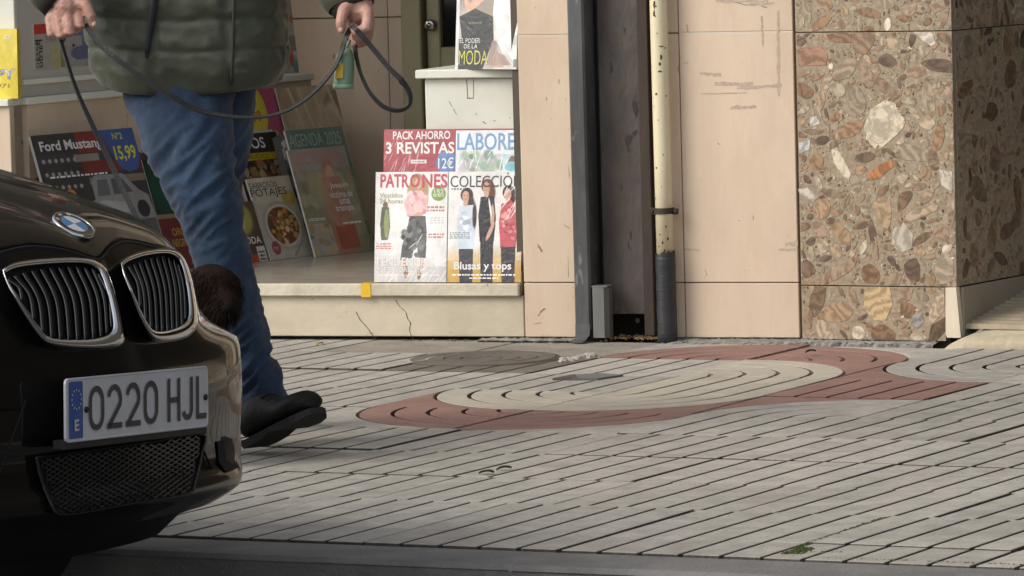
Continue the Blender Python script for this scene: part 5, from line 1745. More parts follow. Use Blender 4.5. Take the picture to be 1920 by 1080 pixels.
ribbon([(160, 46, -.19), (178, 72, -.23), (210, 104, -.25), (262, 142, -.25), (318, 178, -.24), (360, 202, -.22), (402, 214, -.20), (450, 220, -.19), (500, 218, -.18), (545, 204, -.18), (590, 172, -.18), (625, 130, -.18), (640, 98, -.175), (648, 72, -.178), (657, 54, -.15)],
       [.008, .0095, .0115, .0115, .0115, .0105, .007, .0045, .0042, .0048, .0055, .0070, .0085, .010, .010], 'strap')
ribbon([(108, 58, -.17), (114, 78, -.19), (140, 160, -.22), (170, 228, -.24), (205, 300, -.26), (236, 368, -.28), (290, 470, -.30), (345, 560, -.34)], [.006, .0062, .0062, .0085, .0105, .0115, .0115, .0115], 'strap')
ribbon([(658, 42, -.12), (664, 52, -.188), (676, 64, -.194), (700, 92, -.19), (732, 130, -.19), (754, 152, -.19), (768, 176, -.19), (766, 198, -.19), (745, 207, -.19), (718, 199, -.18), (694, 174, -.17), (678, 142, -.16), (669, 110, -.15), (665, 84, -.135)],
       [.010, .0115, .0115, .0115, .0115, .0105, .009, .0075, .0085, .0085, .0065, .0055, .0065, .0085], 'handle_loop')
mb = MB()
mb.tube([mt(751, 150, -.194), mt(757, 157, -.194)], .0068, 8)
mb.build('stitching', flat('stitch_black', (.012, .012, .012), .7), leash)

bag = empty('bag_dispenser', mt(646, 125, -.16), 'small green cylindrical bag dispenser with a yellow tab hanging below the clenched hand', 'bag dispenser')
mb = MB()
AX = [(648, 90), (648, 100), (647, 108), (646, 128), (645, 150), (644, 163), (644, 166)]
mb.tube([mt(x, y, -.15) for x, y in AX], [.010, .017, .0205, .022, .0225, .0228, .021], 24)
mb.build('canister', mat('pale_green_plastic', (0.165, 0.26, 0.175), 0.4, var=.06), bag, True)
mb = MB()
mb.tube([mt(644, 157, -.15), mt(644, 166.5, -.15)], [.0238, .0238], 24)
mb.build('lid', mat('green_lid', (0.19, 0.30, 0.21), 0.4, var=.06), bag, True)
mb = MB()
c = [mt(x, y, -.1755) for x, y in ((631, 122), (644, 119), (643, 146), (628, 148))]
mb.add(c + [v + Vector((0, .012, 0)) for v in c], [(0, 1, 2, 3), (7, 6, 5, 4), (0, 4, 5, 1), (1, 5, 6, 2), (2, 6, 7, 3), (3, 7, 4, 0)])
mb.build('bag_tab', flat('yellow_bag', (.55, .36, .03), .5), bag)
mb = MB()
mb.tube([mt(649, 92, -.15), mt(652, 82, -.15), mt(656, 76, -.145)], .004, 8)
mb.build('hook', flat('hook_green', (.2, .3, .22), .4), bag, True)

# ================================================================== CAR
CY_, CR_ = R(65.39), 0.0529
CXv = Vector((math.cos(CY_), math.sin(CY_), 0)) * math.cos(CR_) - ZV * math.sin(CR_)
CYv = Vector((math.sin(CY_), -math.cos(CY_), 0))
CZv = ZV * math.cos(CR_) + Vector((math.cos(CY_), math.sin(CY_), 0)) * math.sin(CR_)
CP = Vector((-0.665, 9.305, 0.3762))
def cw(x, y, z):
    return CP + CXv * x + CYv * y + CZv * z
def sst(a, b, x):
    t = min(1, max(0, (x - a) / (b - a)))
    return t * t * (3 - 2 * t)
def nose_y0(z):
    pts = [(-.215, -.040), (-.20, -.012), (-.185, .012), (-.165, .016), (-.150, .004), (-.135, -.012), (-.09, -.016), (-.06, -.012), (.0, -.011), (.06, -.014), (.085, -.020), (.12, -.026), (.20, -.045), (.26, -.078), (.30, -.11)]
    if z <= pts[0][0]: return pts[0][1]
    for (a, b), (c_, d_) in zip(pts, pts[1:]):
        if z <= c_:
            return lerp(b, d_, (z - a) / (c_ - a))
    return pts[-1][1]
def nose(x, z):
    ax = math.sqrt(x * x + .0025) - .05
    k = sst(.085, .135, z)
    up_ = lerp(.27, .50, k) + .16 * sst(-.12, -.18, z)
    dip = .034 * k * sst(.34, .60, abs(x))
    return nose_y0(z) - .146 * ax - up_ * ax ** 4 - dip
def on_nose(px, py, off=0.0):
    d = ray(px, py)
    y = 0.0
    for _ in range(25):
        t = ((CP + CYv * y) - CAMP).dot(CYv) / d.dot(CYv)
        P = CAMP + d * t - CP
        x, z = P.dot(CXv), P.dot(CZv)
        y = .5 * y + .5 * (nose(x, z) + off)
    return x, y, z
def cnose(px, py, off=0.0):
    return cw(*on_nose(px, py, off))
M_paint = mat('black_car_paint', (0.0050, 0.0046, 0.0040), 0.35, var=0.15, scale=3, coat=0.6, coat_ior=1.36, spec=0.04, dirt=(0.007, 0.0065, 0.0055), dirt_amt=0.3, dirt_scale=6)
M_chrome = mat('chrome', (0.62, 0.63, 0.64), 0.07, metal=1.0, var=0.03)
M_blackp = mat('black_plastic', (0.012, 0.012, 0.012), 0.5, var=0.2)
M_slat = mat('grey_slat', (0.007, 0.007, 0.007), 0.3, var=0.1, metal=.3)
M_slat2 = mat('slat_edge', (0.26, 0.25, 0.235), 0.3, metal=.4)
M_pit = flat('grille_void', (0.004, 0.004, 0.0045), 0.9)  # near-black stands in for the shade inside openings, gaps and creases
M_lamp = mat('lamp_glass', (0.20, 0.20, 0.20), 0.05, metal=.5, coat=1.0, var=.2, scale=20)
M_tyre = mat('tyre_rubber', (0.02, 0.02, 0.02), 0.8, var=.2, bump=.3)
M_rim = mat('alloy_rim', (0.35, 0.35, 0.36), 0.3, metal=.9)
M_dgl = flat('car_window', (0.012, 0.014, 0.014), 0.04, coat=1.0)
car = empty('parked_car', cw(0, -2.2, -.47), 'black car parked at the kerb with twin kidney shaped grilles and a front licence plate', 'car')
# ---- front fascia
XS = [-.90, -.898, -.895, -.89, -.883, -.875, -.866, -.856, -.845, -.833, -.82, -.80, -.78, -.755, -.73, -.70, -.67, -.635, -.60, -.56, -.52, -.48, -.44, -.4, -.36, -.32, -.24, -.17, -.11, -.06, -.025, 0]
XS = XS + [-x for x in XS[-2::-1]]
def edge_z(x):
    return .262 + .018 * math.exp(-((abs(x) - .17) / .12) ** 2) - .10 * max(0, abs(x) - .34) ** 1.3 - .012 * math.exp(-(x / .05) ** 2)
ZF = [0, .02, .045, .07, .10, .135, .17, .21, .25, .29, .33, .37, .41, .45, .5, .55, .58, .61, .64, .68, .74, .8, .86, .91, .96, 1.0]
def side_y(x, z):
    """plan outline: beyond |x|=.82 the corner turns along the side"""
    y = nose(x, z)
    if abs(x) > .82:
        q = (abs(x) - .82) / .08
        y -= .30 * q ** 2.2
    return y
rows_ = []
for f in ZF:
    rows_.append([cw(x, side_y(x, lerp(-.215, edge_z(x) - .004, f)), lerp(-.215, edge_z(x) - .004, f)) for x in XS])
mb = MB(); mb.grid(rows_)
mb.build('bumper', M_paint, car, True)
# ---- bonnet
def bonnet(x, y):
    ye = side_y(x, edge_z(x))
    d = max(0, ye - y)
    z = edge_z(x) + .050 * (1 - math.exp(-d / .045)) + .275 * d - .085 * d * d
    ax = abs(x)
    z += .014 * math.exp(-((ax - (.20 + .32 * d)) / .05) ** 2) * sst(.0, .25, d)
    z -= .020 * (ax / .6) ** 3 * sst(0, .3, d)
    if ax > .68:
        z -= .9 * (ax - .68) ** 2
    return z
rows_ = []
NR = 30
for i in range(NR + 1):
    t = (i / NR) ** 1.7
    row = []
    for x in [q * .86 / .90 for q in XS]:
        ye = side_y(x, edge_z(x)) - .001
        y = lerp(ye, -1.28, t)
        row.append(cw(x, y, bonnet(x, y)))
    rows_.append(row)
# folded front lip of the bonnet
lip = [v - CZv * .006 - CYv * .012 for v in rows_[0]]
mb = MB(); mb.grid([lip] + rows_)
mb.build('bonnet', M_paint, car, True)
mb = MB()
mb.tube([cw(x, side_y(x, edge_z(x)) + .0005, edge_z(x) - .0025) for x in np.linspace(-.60, .60, 49)], .0032, 6)
mb.build('bonnet_gap', M_pit, car, True)
# ---- sides, cabin
M_body2 = M_paint
mb = MB()
for sx in (-1, 1):
    rws = []
    for z, xx in ((-.215, .885), (-.1, .90), (.05, .905), (.18, .90), (.24, .885), (.30, .84)):
        rws.append([cw(sx * xx, y, z + (.05 if z > .2 else 0) * sst(-.6, -2.0, y) * 1.2) for y in (-.53, -.8, -1.2, -1.7, -2.2, -2.8, -3.4, -3.9, -4.2, -4.35)])
    mb.grid(rws)
mb.build('side_panel', M_paint, car, True)
mb = MB()
mb.grid([[cw(x, y, z) for x in (-.84, -.4, 0, .4, .84)] for y, z in ((-4.36, -.2), (-4.42, .0), (-4.40, .22), (-4.30, .38), (-3.75, .42))])
mb.build('boot', M_paint, car, True)
prof = [(-1.22, .46), (-1.75, .80), (-2.2, .90), (-2.8, .89), (-3.3, .74), (-3.8, .42)]
mb = MB()
mb.grid([[cw(x * (1 - .28 * sst(.42, .9, z)), y, z - .02 * (x / .7) ** 2) for x in (-.76, -.5, 0, .5, .76)] for y, z in prof[1:5]])
mb.build('roof', M_paint, car, True)
mb = MB()
mb.grid([[cw(x * (1 - .28 * sst(.42, .9, z)), y, z - .02 * (x / .7) ** 2) for x in (-.76, -.5, 0, .5, .76)] for y, z in prof[:2]])
mb.grid([[cw(x * (1 - .28 * sst(.42, .9, z)), y, z - .02 * (x / .7) ** 2) for x in (-.76, -.5, 0, .5, .76)] for y, z in prof[4:]])
for sx in (-1, 1):
    top = [cw(sx * .76 * (1 - .28 * sst(.42, .9, z)), y, z - .02) for y, z in prof]
    low = [cw(sx * .83, y, .36 + .04 * sst(-1.2, -2, y)) for y, z in prof]
    mb.grid([low, top])
mb.build('window', M_dgl, car, False)
for sx in (-1, 1):
    for wy in (-.86, -3.55):
        wh = empty('wheel', cw(sx * .80, wy, -.18), parent=car)
        mb = MB()
        rws = []
        for r, o_ in ((.20, .10), (.28, .115), (.305, .10), (.31, .05), (.31, -.05), (.305, -.10), (.2, -.1)):
            rws.append([cw(sx * .79 + o_ * sx, wy + r * math.cos(a), -.185 + r * math.sin(a)) for a in [2 * math.pi * k / 36 for k in range(36)]])
        mb.grid(rws, 0, True); mb.build('tyre', M_tyre, wh, True)
        mb = MB()
        for k in range(5):
            a = 2 * math.pi * k / 5
            mb.tube([cw(sx * .87, wy + r * math.cos(a), -.185 + r * math.sin(a)) for r in (.02, .12, .205)], [.03, .024, .03], 8)
        mb.tube([cw(sx * .84, wy, -.185), cw(sx * .885, wy, -.185)], .05, 16)
        mb.build('rim', M_rim, wh, True)
# underbody and lower lip
mb = MB()
mb.grid([[cw(x, side_y(x, -.215) - .001, -.214) for x in XS], [cw(x * .97, side_y(x, -.215) - .06, -.235) for x in XS], [cw(x * .95, side_y(x, -.215) - .10, -.275) for x in XS], [cw(x * .95, min(side_y(x, -.215) - .5, -.6), -.275) for x in XS]])
mb.build('splash_guard', M_blackp, car, True)
mb = MB()
mb.obox(cw(-.7, -.62, -.30), CXv * 1.4, CYv * -3.4, CZv * .12)
mb.build('underbody', M_pit, car)
# ---- kidney grilles
def ring_poly(o, n):
    c = [np.array(p, float) for p in o]
    c = spline(c + [c[0]], 6)[:-1]
    L = [0]
    for i in range(len(c)):
        L.append(L[-1] + np.linalg.norm(c[(i + 1) % len(c)] - c[i]))
    out = []
    for k in range(n):
        s_ = L[-1] * k / n
        i = max(j for j in range(len(c)) if L[j] <= s_)
        q = (s_ - L[i]) / max(1e-9, L[i + 1] - L[i])
        out.append(c[i] * (1 - q) + c[(i + 1) % len(c)] * q)
    return out
KL_O = [(3, 503), (30, 490), (90, 483), (150, 482), (186, 490), (207, 512), (222, 556), (233, 605), (236, 634), (224, 650), (190, 657), (130, 655), (88, 646), (66, 626), (36, 580), (12, 535)]
KL_I = [(9, 512), (32, 502), (90, 495), (145, 493), (174, 499), (190, 518), (203, 560), (211, 600), (211, 621), (200, 631), (170, 637), (125, 637), (92, 632), (74, 614), (42, 568), (18, 530)]
KR_O = [(225, 492), (240, 480), (272, 469), (308, 465), (336, 471), (352, 492), (364, 535), (371, 585), (369, 614), (352, 632), (318, 641), (290, 640), (277, 628), (262, 600), (244, 552), (230, 515)]
KR_I = [(231, 497), (246, 488), (275, 479), (308, 475), (328, 481), (340, 500), (349, 540), (353, 580), (350, 601), (337, 613), (312, 621), (291, 621), (280, 610), (266, 585), (249, 545), (236, 515)]
for KO, KI, tops, bots in ((KL_O, KL_I, [(14, 524), (26, 518), (42, 512), (59, 508), (76, 505), (93, 503), (110, 502), (127, 501), (143, 501), (158, 502), (172, 504), (184, 514)], [(40, 562), (62, 600), (79, 625), (96, 634), (112, 637), (128, 637), (144, 637), (159, 636), (174, 634), (188, 630), (199, 624), (208, 612)]),
                           (KR_O, KR_I, [(240, 500), (250, 496), (260, 492), (271, 488), (282, 485), (293, 483), (304, 482), (315, 483), (325, 487), (334, 497)], [(262, 575), (272, 600), (282, 615), (293, 620), (303, 620), (313, 620), (322, 618), (331, 615), (340, 609), (347, 598)])):
    kg = empty('kidney_grille', cnose(*KO[0]), parent=car)
    po, pi = ring_poly(KO, 72), ring_poly(KI, 72)
    pi = [b + (b - a) * .25 for a, b in zip(po, pi)]
    mb = MB()
    lay = []
    for f, h in ((0.0, -.004), (0.0, .008), (.12, .020), (.35, .027), (.65, .026), (.88, .018), (1.0, .010), (1.0, .002)):
        lay.append([cnose(*(a * (1 - f) + b * f), h) for a, b in zip(po, pi)])
    mb.grid(lay, 0, True)
    mb.build('chrome_surround', M_chrome, kg, True)
    mb = MB()
    cen = sum(pi) / len(pi)
    mb.grid([[cnose(*(cen * (1 - f) + b * f), .003) for b in pi] for f in (.05, .35, .7, 1.0)], 0, True)
    mb.add([cnose(*(cen * .95 + b * .05), .003) for b in pi], [tuple(range(72))])
    mb.build('grille_back', M_pit, kg)
    for a, b in zip(tops, bots):
        mb = MB()
        a, b = np.array(a, float), np.array(b, float)
        ctl = a + (b - a) * .45 + np.array([(b[0] - a[0]) * .32, -2])
        pp = spline([a, ctl, b], 7)
        mb.tube([cnose(*p, .011) for p in pp], .0015, 6, side=CXv, flat_=4.0)
        mb.tube([cnose(*p, .0195) for p in pp], .0011, 5, 1)
        mb.build('slat', [M_slat, M_slat2], kg, True)
# ---- badge
def bon_pt(px, py):
    d = ray(px, py)
    lo, hi = 8.2, 12.0
    f = lambda t: (lambda P: P.dot(CZv) - bonnet(P.dot(CXv), P.dot(CYv)))(CAMP + d * t - CP)
    ts = np.linspace(8.4, 11.5, 600)
    for a, b in zip(ts, ts[1:]):
        if f(a) > 0 >= f(b):
            P = CAMP + d * b - CP
            return P.dot(CXv), P.dot(CYv)
    return 0.0, -.13
bx, by = bon_pt(137, 425)
by = min(by, -.10)
e = .01
dzx, dzy = (bonnet(bx + e, by) - bonnet(bx - e, by)) / (2 * e), (bonnet(bx, by + e) - bonnet(bx, by - e)) / (2 * e)
BX, BYv = (CXv + CZv * dzx).normalized(), (CYv + CZv * dzy).normalized()
BN = BX.cross(BYv).normalized()
if BN.z < 0: BN = -BN
BYv = -BYv
BC = cw(bx, by, bonnet(bx, by))
badge = empty('badge', BC, parent=car)
def disc(mb, r0, r1, h0, h1, a0=0, a1=2 * math.pi, n=40):
    rr_ = [[BC + (BX * math.cos(a) + BYv * math.sin(a)) * r + BN * h for a in [lerp(a0, a1, k / n) for k in range(n + 1)]] for r, h in ((r0, h0), (r1, h1))]
    mb.grid(rr_)
mb = MB()
for (r0, r1, h0, h1) in ((.0415, .0405, .001, .006), (.0405, .038, .006, .0062), (.038, .0372, .0062, .0045), (.0275, .0262, .0056, .0056)):
    disc(mb, r0, r1, h0, h1)
mb.build('badge_rim', M_chrome, badge, True)
mb = MB(); disc(mb, .0372, .0275, .0048, .0052); mb.build('badge_ring', flat('badge_black', (.015, .015, .018), .15, coat=1), badge)
mb = MB(); disc(mb, .0001, .0262, .0058, .0054, 0, math.pi / 2, 12); disc(mb, .0001, .0262, .0058, .0054, math.pi, 1.5 * math.pi, 12)
mb.build('badge_quarter', flat('badge_white', (.6, .62, .64), .15, coat=1), badge)
mb = MB(); disc(mb, .0001, .0262, .0058, .0054, math.pi / 2, math.pi, 12); disc(mb, .0001, .0262, .0058, .0054, 1.5 * math.pi, 2 * math.pi, 12)
mb.build('badge_quarter', flat('badge_blue', (.06, .20, .45), .15, coat=1), badge)
mb = MB()
for ch, an in (('B', 2.25), ('M', math.pi / 2), ('W', .9)):
    V, F = text_geo(ch, .02)
    c = BC + (BX * math.cos(an) + BYv * math.sin(an)) * .0325 + BN * .0056
    tx = BX * math.sin(an) - BYv * math.cos(an)
    ty = BX * math.cos(an) + BYv * math.sin(an)
    mb.add([c + tx * ((a - .5) * .009) + ty * ((b - .5) * .0065) for a, b in V], F)
mb.build('badge_letter', ink((.55, .55, .55)), badge, fixn=False)
# ---- licence plate
lp = empty('licence_plate', cw(0, 0, 0), parent=car)
def rrect(w_, h_, r, n=5):
    P = []
    for cx, cy, a0 in ((w_ / 2 - r, h_ / 2 - r, 0), (-w_ / 2 + r, h_ / 2 - r, 90), (-w_ / 2 + r, -h_ / 2 + r, 180), (w_ / 2 - r, -h_ / 2 + r, 270)):
        for k in range(n + 1):
            a = R(a0 + 90 * k / n)
            P.append((cx + r * math.cos(a), cy + r * math.sin(a)))
    return P
M_plate = mat('plate_white', (0.60, 0.60, 0.61), 0.3, var=.06, scale=8, dirt=(.42, .41, .39), dirt_amt=.35, dirt_scale=14)
mb = MB()
mb.prism(rrect(.52, .11, .010), cw(0, .002, 0), CXv, CZv, CYv * .004)
mb.build('plate_panel', M_plate, lp)
mb = MB()
rim_o, rim_i = rrect(.52, .11, .010), rrect(.512, .102, .008)
mb.grid([[cw(p[0], .0061, p[1]) for p in rim_o], [cw(p[0], .0078, p[1]) for p in rrect(.516, .106, .009)], [cw(p[0], .0061, p[1]) for p in rim_i]], 0, True)
mb.build('plate_rim', M_plate, lp, True)
mb = MB()
mb.prism(rrect(.048, .098, .004), cw(-.2255, .0064, 0), CXv, CZv, CYv * .0006)
mb.build('euro_band', flat('euro_blue', (.02, .085, .33), .3), lp)
def pl_text(mb, t, x0, x1, z0, z1, bold=.0):
    V, F = text_geo(t, bold)
    mb.add([cw(lerp(x0, x1, a), .0084, lerp(z0, z1, b)) for a, b in V], F)
mb = MB()
pl_text(mb, 'E', -.2335, -.2175, -.036, -.016, .03)
for k in range(12):
    a = 2 * math.pi * k / 12
    mb.add([cw(-.2255 + .0165 * math.cos(a) + .0022 * math.cos(q), .0082, .018 + .0165 * math.sin(a) + .0022 * math.sin(q)) for q in [R(90 + 72 * j) for j in range(5)]], [(0, 1, 2, 3, 4)])
mb.build('euro_mark', ink((.55, .56, .5)), lp, fixn=False)
M_pl = flat('plate_black', (.045, .04, .045), .4)
def stroke(mb, pts, wd=.0098):
    """flat plate lettering drawn as one mitred stroke"""
    l, r = [], []
    n = len(pts)
    closed = pts[0] == pts[-1]
    for i, p in enumerate(pts):
        if closed:
            a, b = pts[(i - 1) % (n - 1)] if i else pts[n - 2], pts[(i + 1) % (n - 1)] if i < n - 1 else pts[1]
        else:
            a, b = pts[max(i - 1, 0)], pts[min(i + 1, n - 1)]
        dx, dz = b[0] - a[0], b[1] - a[1]
        L = math.hypot(dx, dz)
        nx, nz = -dz / L * wd / 2, dx / L * wd / 2
        l.append(cw(p[0] + nx, .0085, p[1] + nz)); r.append(cw(p[0] - nx, .0085, p[1] - nz))
    mb.grid([l, r])
def arc(cx, cz, rx, rz, a0, a1, n=10):
    return [(cx + rx * math.cos(R(lerp(a0, a1, k / n))), cz + rz * math.sin(R(lerp(a0, a1, k / n)))) for k in range(n + 1)]
zb_, zt2 = -.0385 + .0049, .0385 - .0049
for ch, x0, x1 in (('0', -.1815, -.128), ('2', -.117, -.064), ('2', -.050, .003), ('0', .016, .068), ('H', .104, .151), ('J', .158, .199), ('L', .212, .250)):
    mb = MB()
    a, b = x0 + .0049, x1 - .0049
    m_, rx = (a + b) / 2, (b - a) / 2
    if ch == '0':
        P = arc(m_, zt2 - rx, rx, rx, 0, 180) + arc(m_, zb_ + rx, rx, rx, 180, 360)
        stroke(mb, P + [P[0]])
    elif ch == '2':
        stroke(mb, arc(m_, zt2 - rx, rx, rx, 165, -25) + [(a + .001, zb_)])
        stroke(mb, [(a - .0049, zb_), (b + .0049, zb_)])
    elif ch == 'H':
        stroke(mb, [(a, -.0385), (a, .0385)]); stroke(mb, [(b, -.0385), (b, .0385)]); stroke(mb, [(a + .003, 0), (b - .003, 0)])
    elif ch == 'J':
        stroke(mb, [(b, .0385), (b, zb_ + rx)] + arc(m_, zb_ + rx, rx, rx, -5, -165))
    else:
        stroke(mb, [(a, .0385), (a, zb_ - .0049)]); stroke(mb, [(a + .003, zb_), (b + .0049, zb_)])
    mb.build('plate_character', M_pl, lp, fixn=False)
for x in (-.190, .248):
    mb = MB()
    mb.tube([cw(x, .006, -.001), cw(x, .0095, -.001), cw(x, .0105, -.001)], [.0055, .0055, .003], 12)
    mb.build('screw', M_blackp, lp, True)
mb = MB()
mb.obox(cw(-.262, -.02, -.068), CXv * .524, CYv * .023, CZv * .018, 0, .002)
mb.build('plate_holder', M_blackp, lp)
# ---- lower mesh grille
lg = empty('lower_grille', cnose(220, 900), parent=car)
Q = [(66, 857), (150, 846), (290, 827), (383, 812), (381, 850), (368, 905), (355, 926), (250, 945), (118, 967), (92, 940), (72, 890)]
qp = ring_poly(Q, 60)
cen = sum(qp) / 60
mb = MB()
mb.grid([[cnose(*(cen * (1 - f) + b * f), .004) for b in qp] for f in (.04, .4, .75, 1.0)], 0, True)
mb.add([cnose(*(cen * .96 + b * .04), .004) for b in qp], [tuple(range(60))])
mb.build('grille_back', M_pit, lg)
mb = MB()
mb.grid([[cnose(*(cen * (1 - f) + b * f), h) for b in qp] for f, h in ((1.0, .0), (1.0, .012), (.975, .012), (.955, .004))], 0, True)
mb.build('grille_frame', M_blackp, lg, True)
def inside(p, poly):
    c = False
    n = len(poly)
    for i in range(n):
        (x0, y0), (x1, y1) = poly[i], poly[(i + 1) % n]
        if (y0 > p[1]) != (y1 > p[1]) and p[0] < (x1 - x0) * (p[1] - y0) / (y1 - y0) + x0:
            c = not c
    return c
inner_q = [tuple(cen * .05 + q * .95) for q in qp]
mb = MB()
for sgn in (1, -1):
    for k in range(-30, 60):
        run = []
        for t in np.linspace(0, 1, 40):
            x = lerp(60, 390, t)
            y = 780 + k * 9.5 + sgn * (x - 60) * .62 - (x - 60) * .12 - (330 * .62 if sgn > 0 else 0) * 0
            if inside((x, y), inner_q):
                run.append((x, y))
            elif len(run) > 1:
                mb.tube([cnose(*p, .009) for p in run[::4] + [run[-1]]], .0016, 4); run = []
            else:
                run = []
        if len(run) > 1:
            mb.tube([cnose(*p, .009) for p in run[::4] + [run[-1]]], .0016, 4)
o = mb.build('mesh', mat('mesh_plastic', (.009, .008, .007), .4), lg)
o['kind'] = 'stuff'
# ---- body lines, side intakes, lamps, parking sensors
for sx in (-1, 1):
    mb = MB()
    rws = []
    for f in (0, .25, .5, .75, 1):
        rws.append([cw(sx * x, side_y(x, lerp(.125 + (x - .42) * .10, .235 - (x - .42) * .03, f)) + .004, lerp(.125 + (x - .42) * .10, .235 - (x - .42) * .03, f)) for x in np.linspace(.43, .83, 12)])
    mb.grid(rws)
    mb.build('headlight', M_lamp, car, True)
    mb = MB()
    rws = []
    for f in (0, .33, .66, 1):
        rws.append([cw(sx * x, side_y(x, lerp(-.150, -.095, f)) + .003, lerp(-.150, -.095, f)) for x in np.linspace(.46, .70 if sx < 0 else .58, 12)])
    mb.grid(rws)
    intake = mb.build('side_intake', M_pit, car, True)
    fl = empty('fog_light', cw(sx * .62, side_y(.62, -.11) + .01, -.11), parent=car)
    mb = MB()
    c0 = cw(sx * .52, side_y(.52, -.12) + .006, -.122)
    mb.tube([c0 - CYv * .01, c0 - CYv * .002, c0 - CYv * .001], [.034, .032, .029], 24)
    mb.build('lamp_ring', M_blackp, fl, True)
    mb = MB()
    mb.ball(c0 - CYv * .008, .03, (CXv * .026, CYv * .004, CZv * .026), 16, 8)
    mb.build('lens', M_lamp, fl, True)
    mb = MB()
    mb.tube([cw(sx * x, side_y(x, z) + .0006, z) for x, z in ((.30, .02), (.33, -.03), (.36, -.09), (.40, -.14))], .0025, 6)
    mb.build('body_crease', M_pit, car, True)

# ================================================================== SMALL THINGS ON THE GROUND
rg = random.Random(17)
def lump(mb, c, r, sq=.5, n=6):
    rows_ = []
    for i in range(4):
        th = math.pi / 2 * i / 3
        rows_.append([Vector(c) + Vector((math.cos(a) * math.sin(th) * r * rg.uniform(.7, 1.25), math.sin(a) * math.sin(th) * r * rg.uniform(.7, 1.25), math.cos(th) * r * sq * rg.uniform(.7, 1.2) - .001)) for a in [2 * math.pi * k / n for k in range(n)]])
    mb.grid(rows_, 0, True)
# stone manhole lid with ring grooves
M_lid = mat('worn_dark_lid', (0.125, 0.108, 0.088), 0.75, var=.25, scale=9, bump=.4, bscale=120, dirt=(0.06, 0.052, 0.042), dirt_amt=.7, dirt_scale=5)
LCn = on_z(905, 672, 0.0)
lid = empty('manhole_cover', LCn, 'round dark worn manhole lid with ring grooves set in the pavement near the cream base', 'manhole cover')
mb = MB()
for r0, r1 in ((.0, .052), (.058, .098), (.104, .146), (.151, .195)):
    rr_ = [[LCn + Vector((math.cos(a) * r, math.sin(a) * r * 1.05, z + .0012 * noise.noise(Vector((math.cos(a) * 3, math.sin(a) * 3, r * 9))))) for a in [2 * math.pi * k / 48 for k in range(48)]] for r, z in ((max(r0, .001), -.004), (max(r0, .001), .0010), (max(r0, .002) + .002, .0024), (r1 - .002, .0024), (r1, .0010), (r1, -.004))]
    mb.grid(rr_, 0, True)
mb.build('lid_rings', M_lid, lid)
mb = MB()
mb.prism([(math.cos(2 * math.pi * k / 48) * .205, math.sin(2 * math.pi * k / 48) * .215) for k in range(48)], LCn + ZV * -.012, Vector((1, 0, 0)), Vector((0, 1, 0)), ZV * .0125)
mb.build('lid_base', M_groove, lid)
# sunken repair beside the cream tiles
M_rep = mat('dark_repair_mortar', (0.15, 0.145, 0.135), 0.9, var=.2, bump=.4)
def gpoly(pts, z0, z1, name, m, parent=None):
    mb = MB()
    P = [on_z(*p) for p in pts]
    n = len(P)
    mb.add([p + ZV * z0 for p in P] + [p + ZV * z1 for p in P], [tuple(range(n)), tuple(range(2 * n - 1, n - 1, -1))] + [(i, (i + 1) % n, n + (i + 1) % n, n + i) for i in range(n)])
    return mb.build(name, m, parent)
gpoly([(1077, 704), (1128, 701.5), (1168, 704.5), (1120, 711.5), (1072, 712)], -.012, .0030, 'repair_and_hole_shade', M_rep, pave)
gpoly([(1036, 711.5), (1078, 703.5), (1084, 711.8)], -.012, .0034, 'repair_and_hole_shade', M_groove, pave)  # open hole's shade drawn as a flat dark triangle
# grey mortar fillet along the foot of the walls, broken plaster lumps, grit
M_fill = mat('grey_mortar_fillet', (0.26, 0.25, 0.225), 0.95, var=.35, scale=25, bump=.8, bscale=70, dirt=(0.08, 0.075, 0.065), dirt_amt=.8, dirt_scale=12)
def fillet(pA, pB, w0, n, name):
    mb = MB()
    rows_ = []
    A_, B_ = Vector(pA), Vector(pB)
    d = (B_ - A_).normalized()
    o = Vector((d.y, -d.x, 0))
    for i in range(n + 1):
        c = lerp(A_, B_, i / n)
        q = rg.uniform(.5, 1.3)
        rows_.append([c - o * .01 + ZV * (.007 + .005 * rg.random()), c + o * .006 + ZV * (.006 + .003 * rg.random()), c + o * (.02 + .02 * q) + ZV * (.004 + .002 * rg.random()), c + o * (w0 * q) + ZV * .003, c + o * (w0 * q + .01) + ZV * -.006])
    mb.grid(rows_)
    o_ = mb.build(name, M_fill, pave, True)
    return o_
fillet(wq(.415, 0, .004), wq(.79, 0, .004), .065, 60, 'mortar_fillet')
fillet(mq(.0, 0, .004), mq(.40, 0, .004), .05, 60, 'mortar_fillet')
fillet(wq(-.12, 0, .002), wq(.155, 0, .002), .03, 40, 'mortar_fillet')
mb = MB()
for i in range(26):
    x, y = lerp(1052, 1112, rg.random()), 0
    y = 676 - (x - 1052) * .16 + rg.uniform(-4, 4)
    lump(mb, on_z(x, y), rg.uniform(.006, .016), .6)
tag(mb.build('plaster_lumps', mat('white_plaster', (0.42, 0.385, 0.33), .95, var=.3, bump=.6)), 'crumbled white plaster lumps on the pavement in front of the steel rail', 'plaster lumps', kind='stuff')
mb = MB()
for i in range(260):
    k = rg.random()
    if k < .45:
        p = wq(rg.uniform(.40, .79), 0, .012 + abs(rg.gauss(0, .014)))
    elif k < .75:
        p = mq(rg.uniform(.0, .40), 0, .012 + abs(rg.gauss(0, .016)))
    elif k < .9:
        p = wq(rg.uniform(-.35, .16), 0, .006 + abs(rg.gauss(0, .010)))
    else:
        p = wq(rg.uniform(.21, .41), 0, rg.uniform(-.12, .03))
    lump(mb, p + ZV * .004, rg.uniform(.0015, .006), .6, 5)
tag(mb.build('grit', mat('dark_grit', (0.075, 0.068, 0.058), .95, var=.6, scale=60)), 'dark grit and dirt along the foot of the walls', 'grit', kind='stuff')
mb = MB()
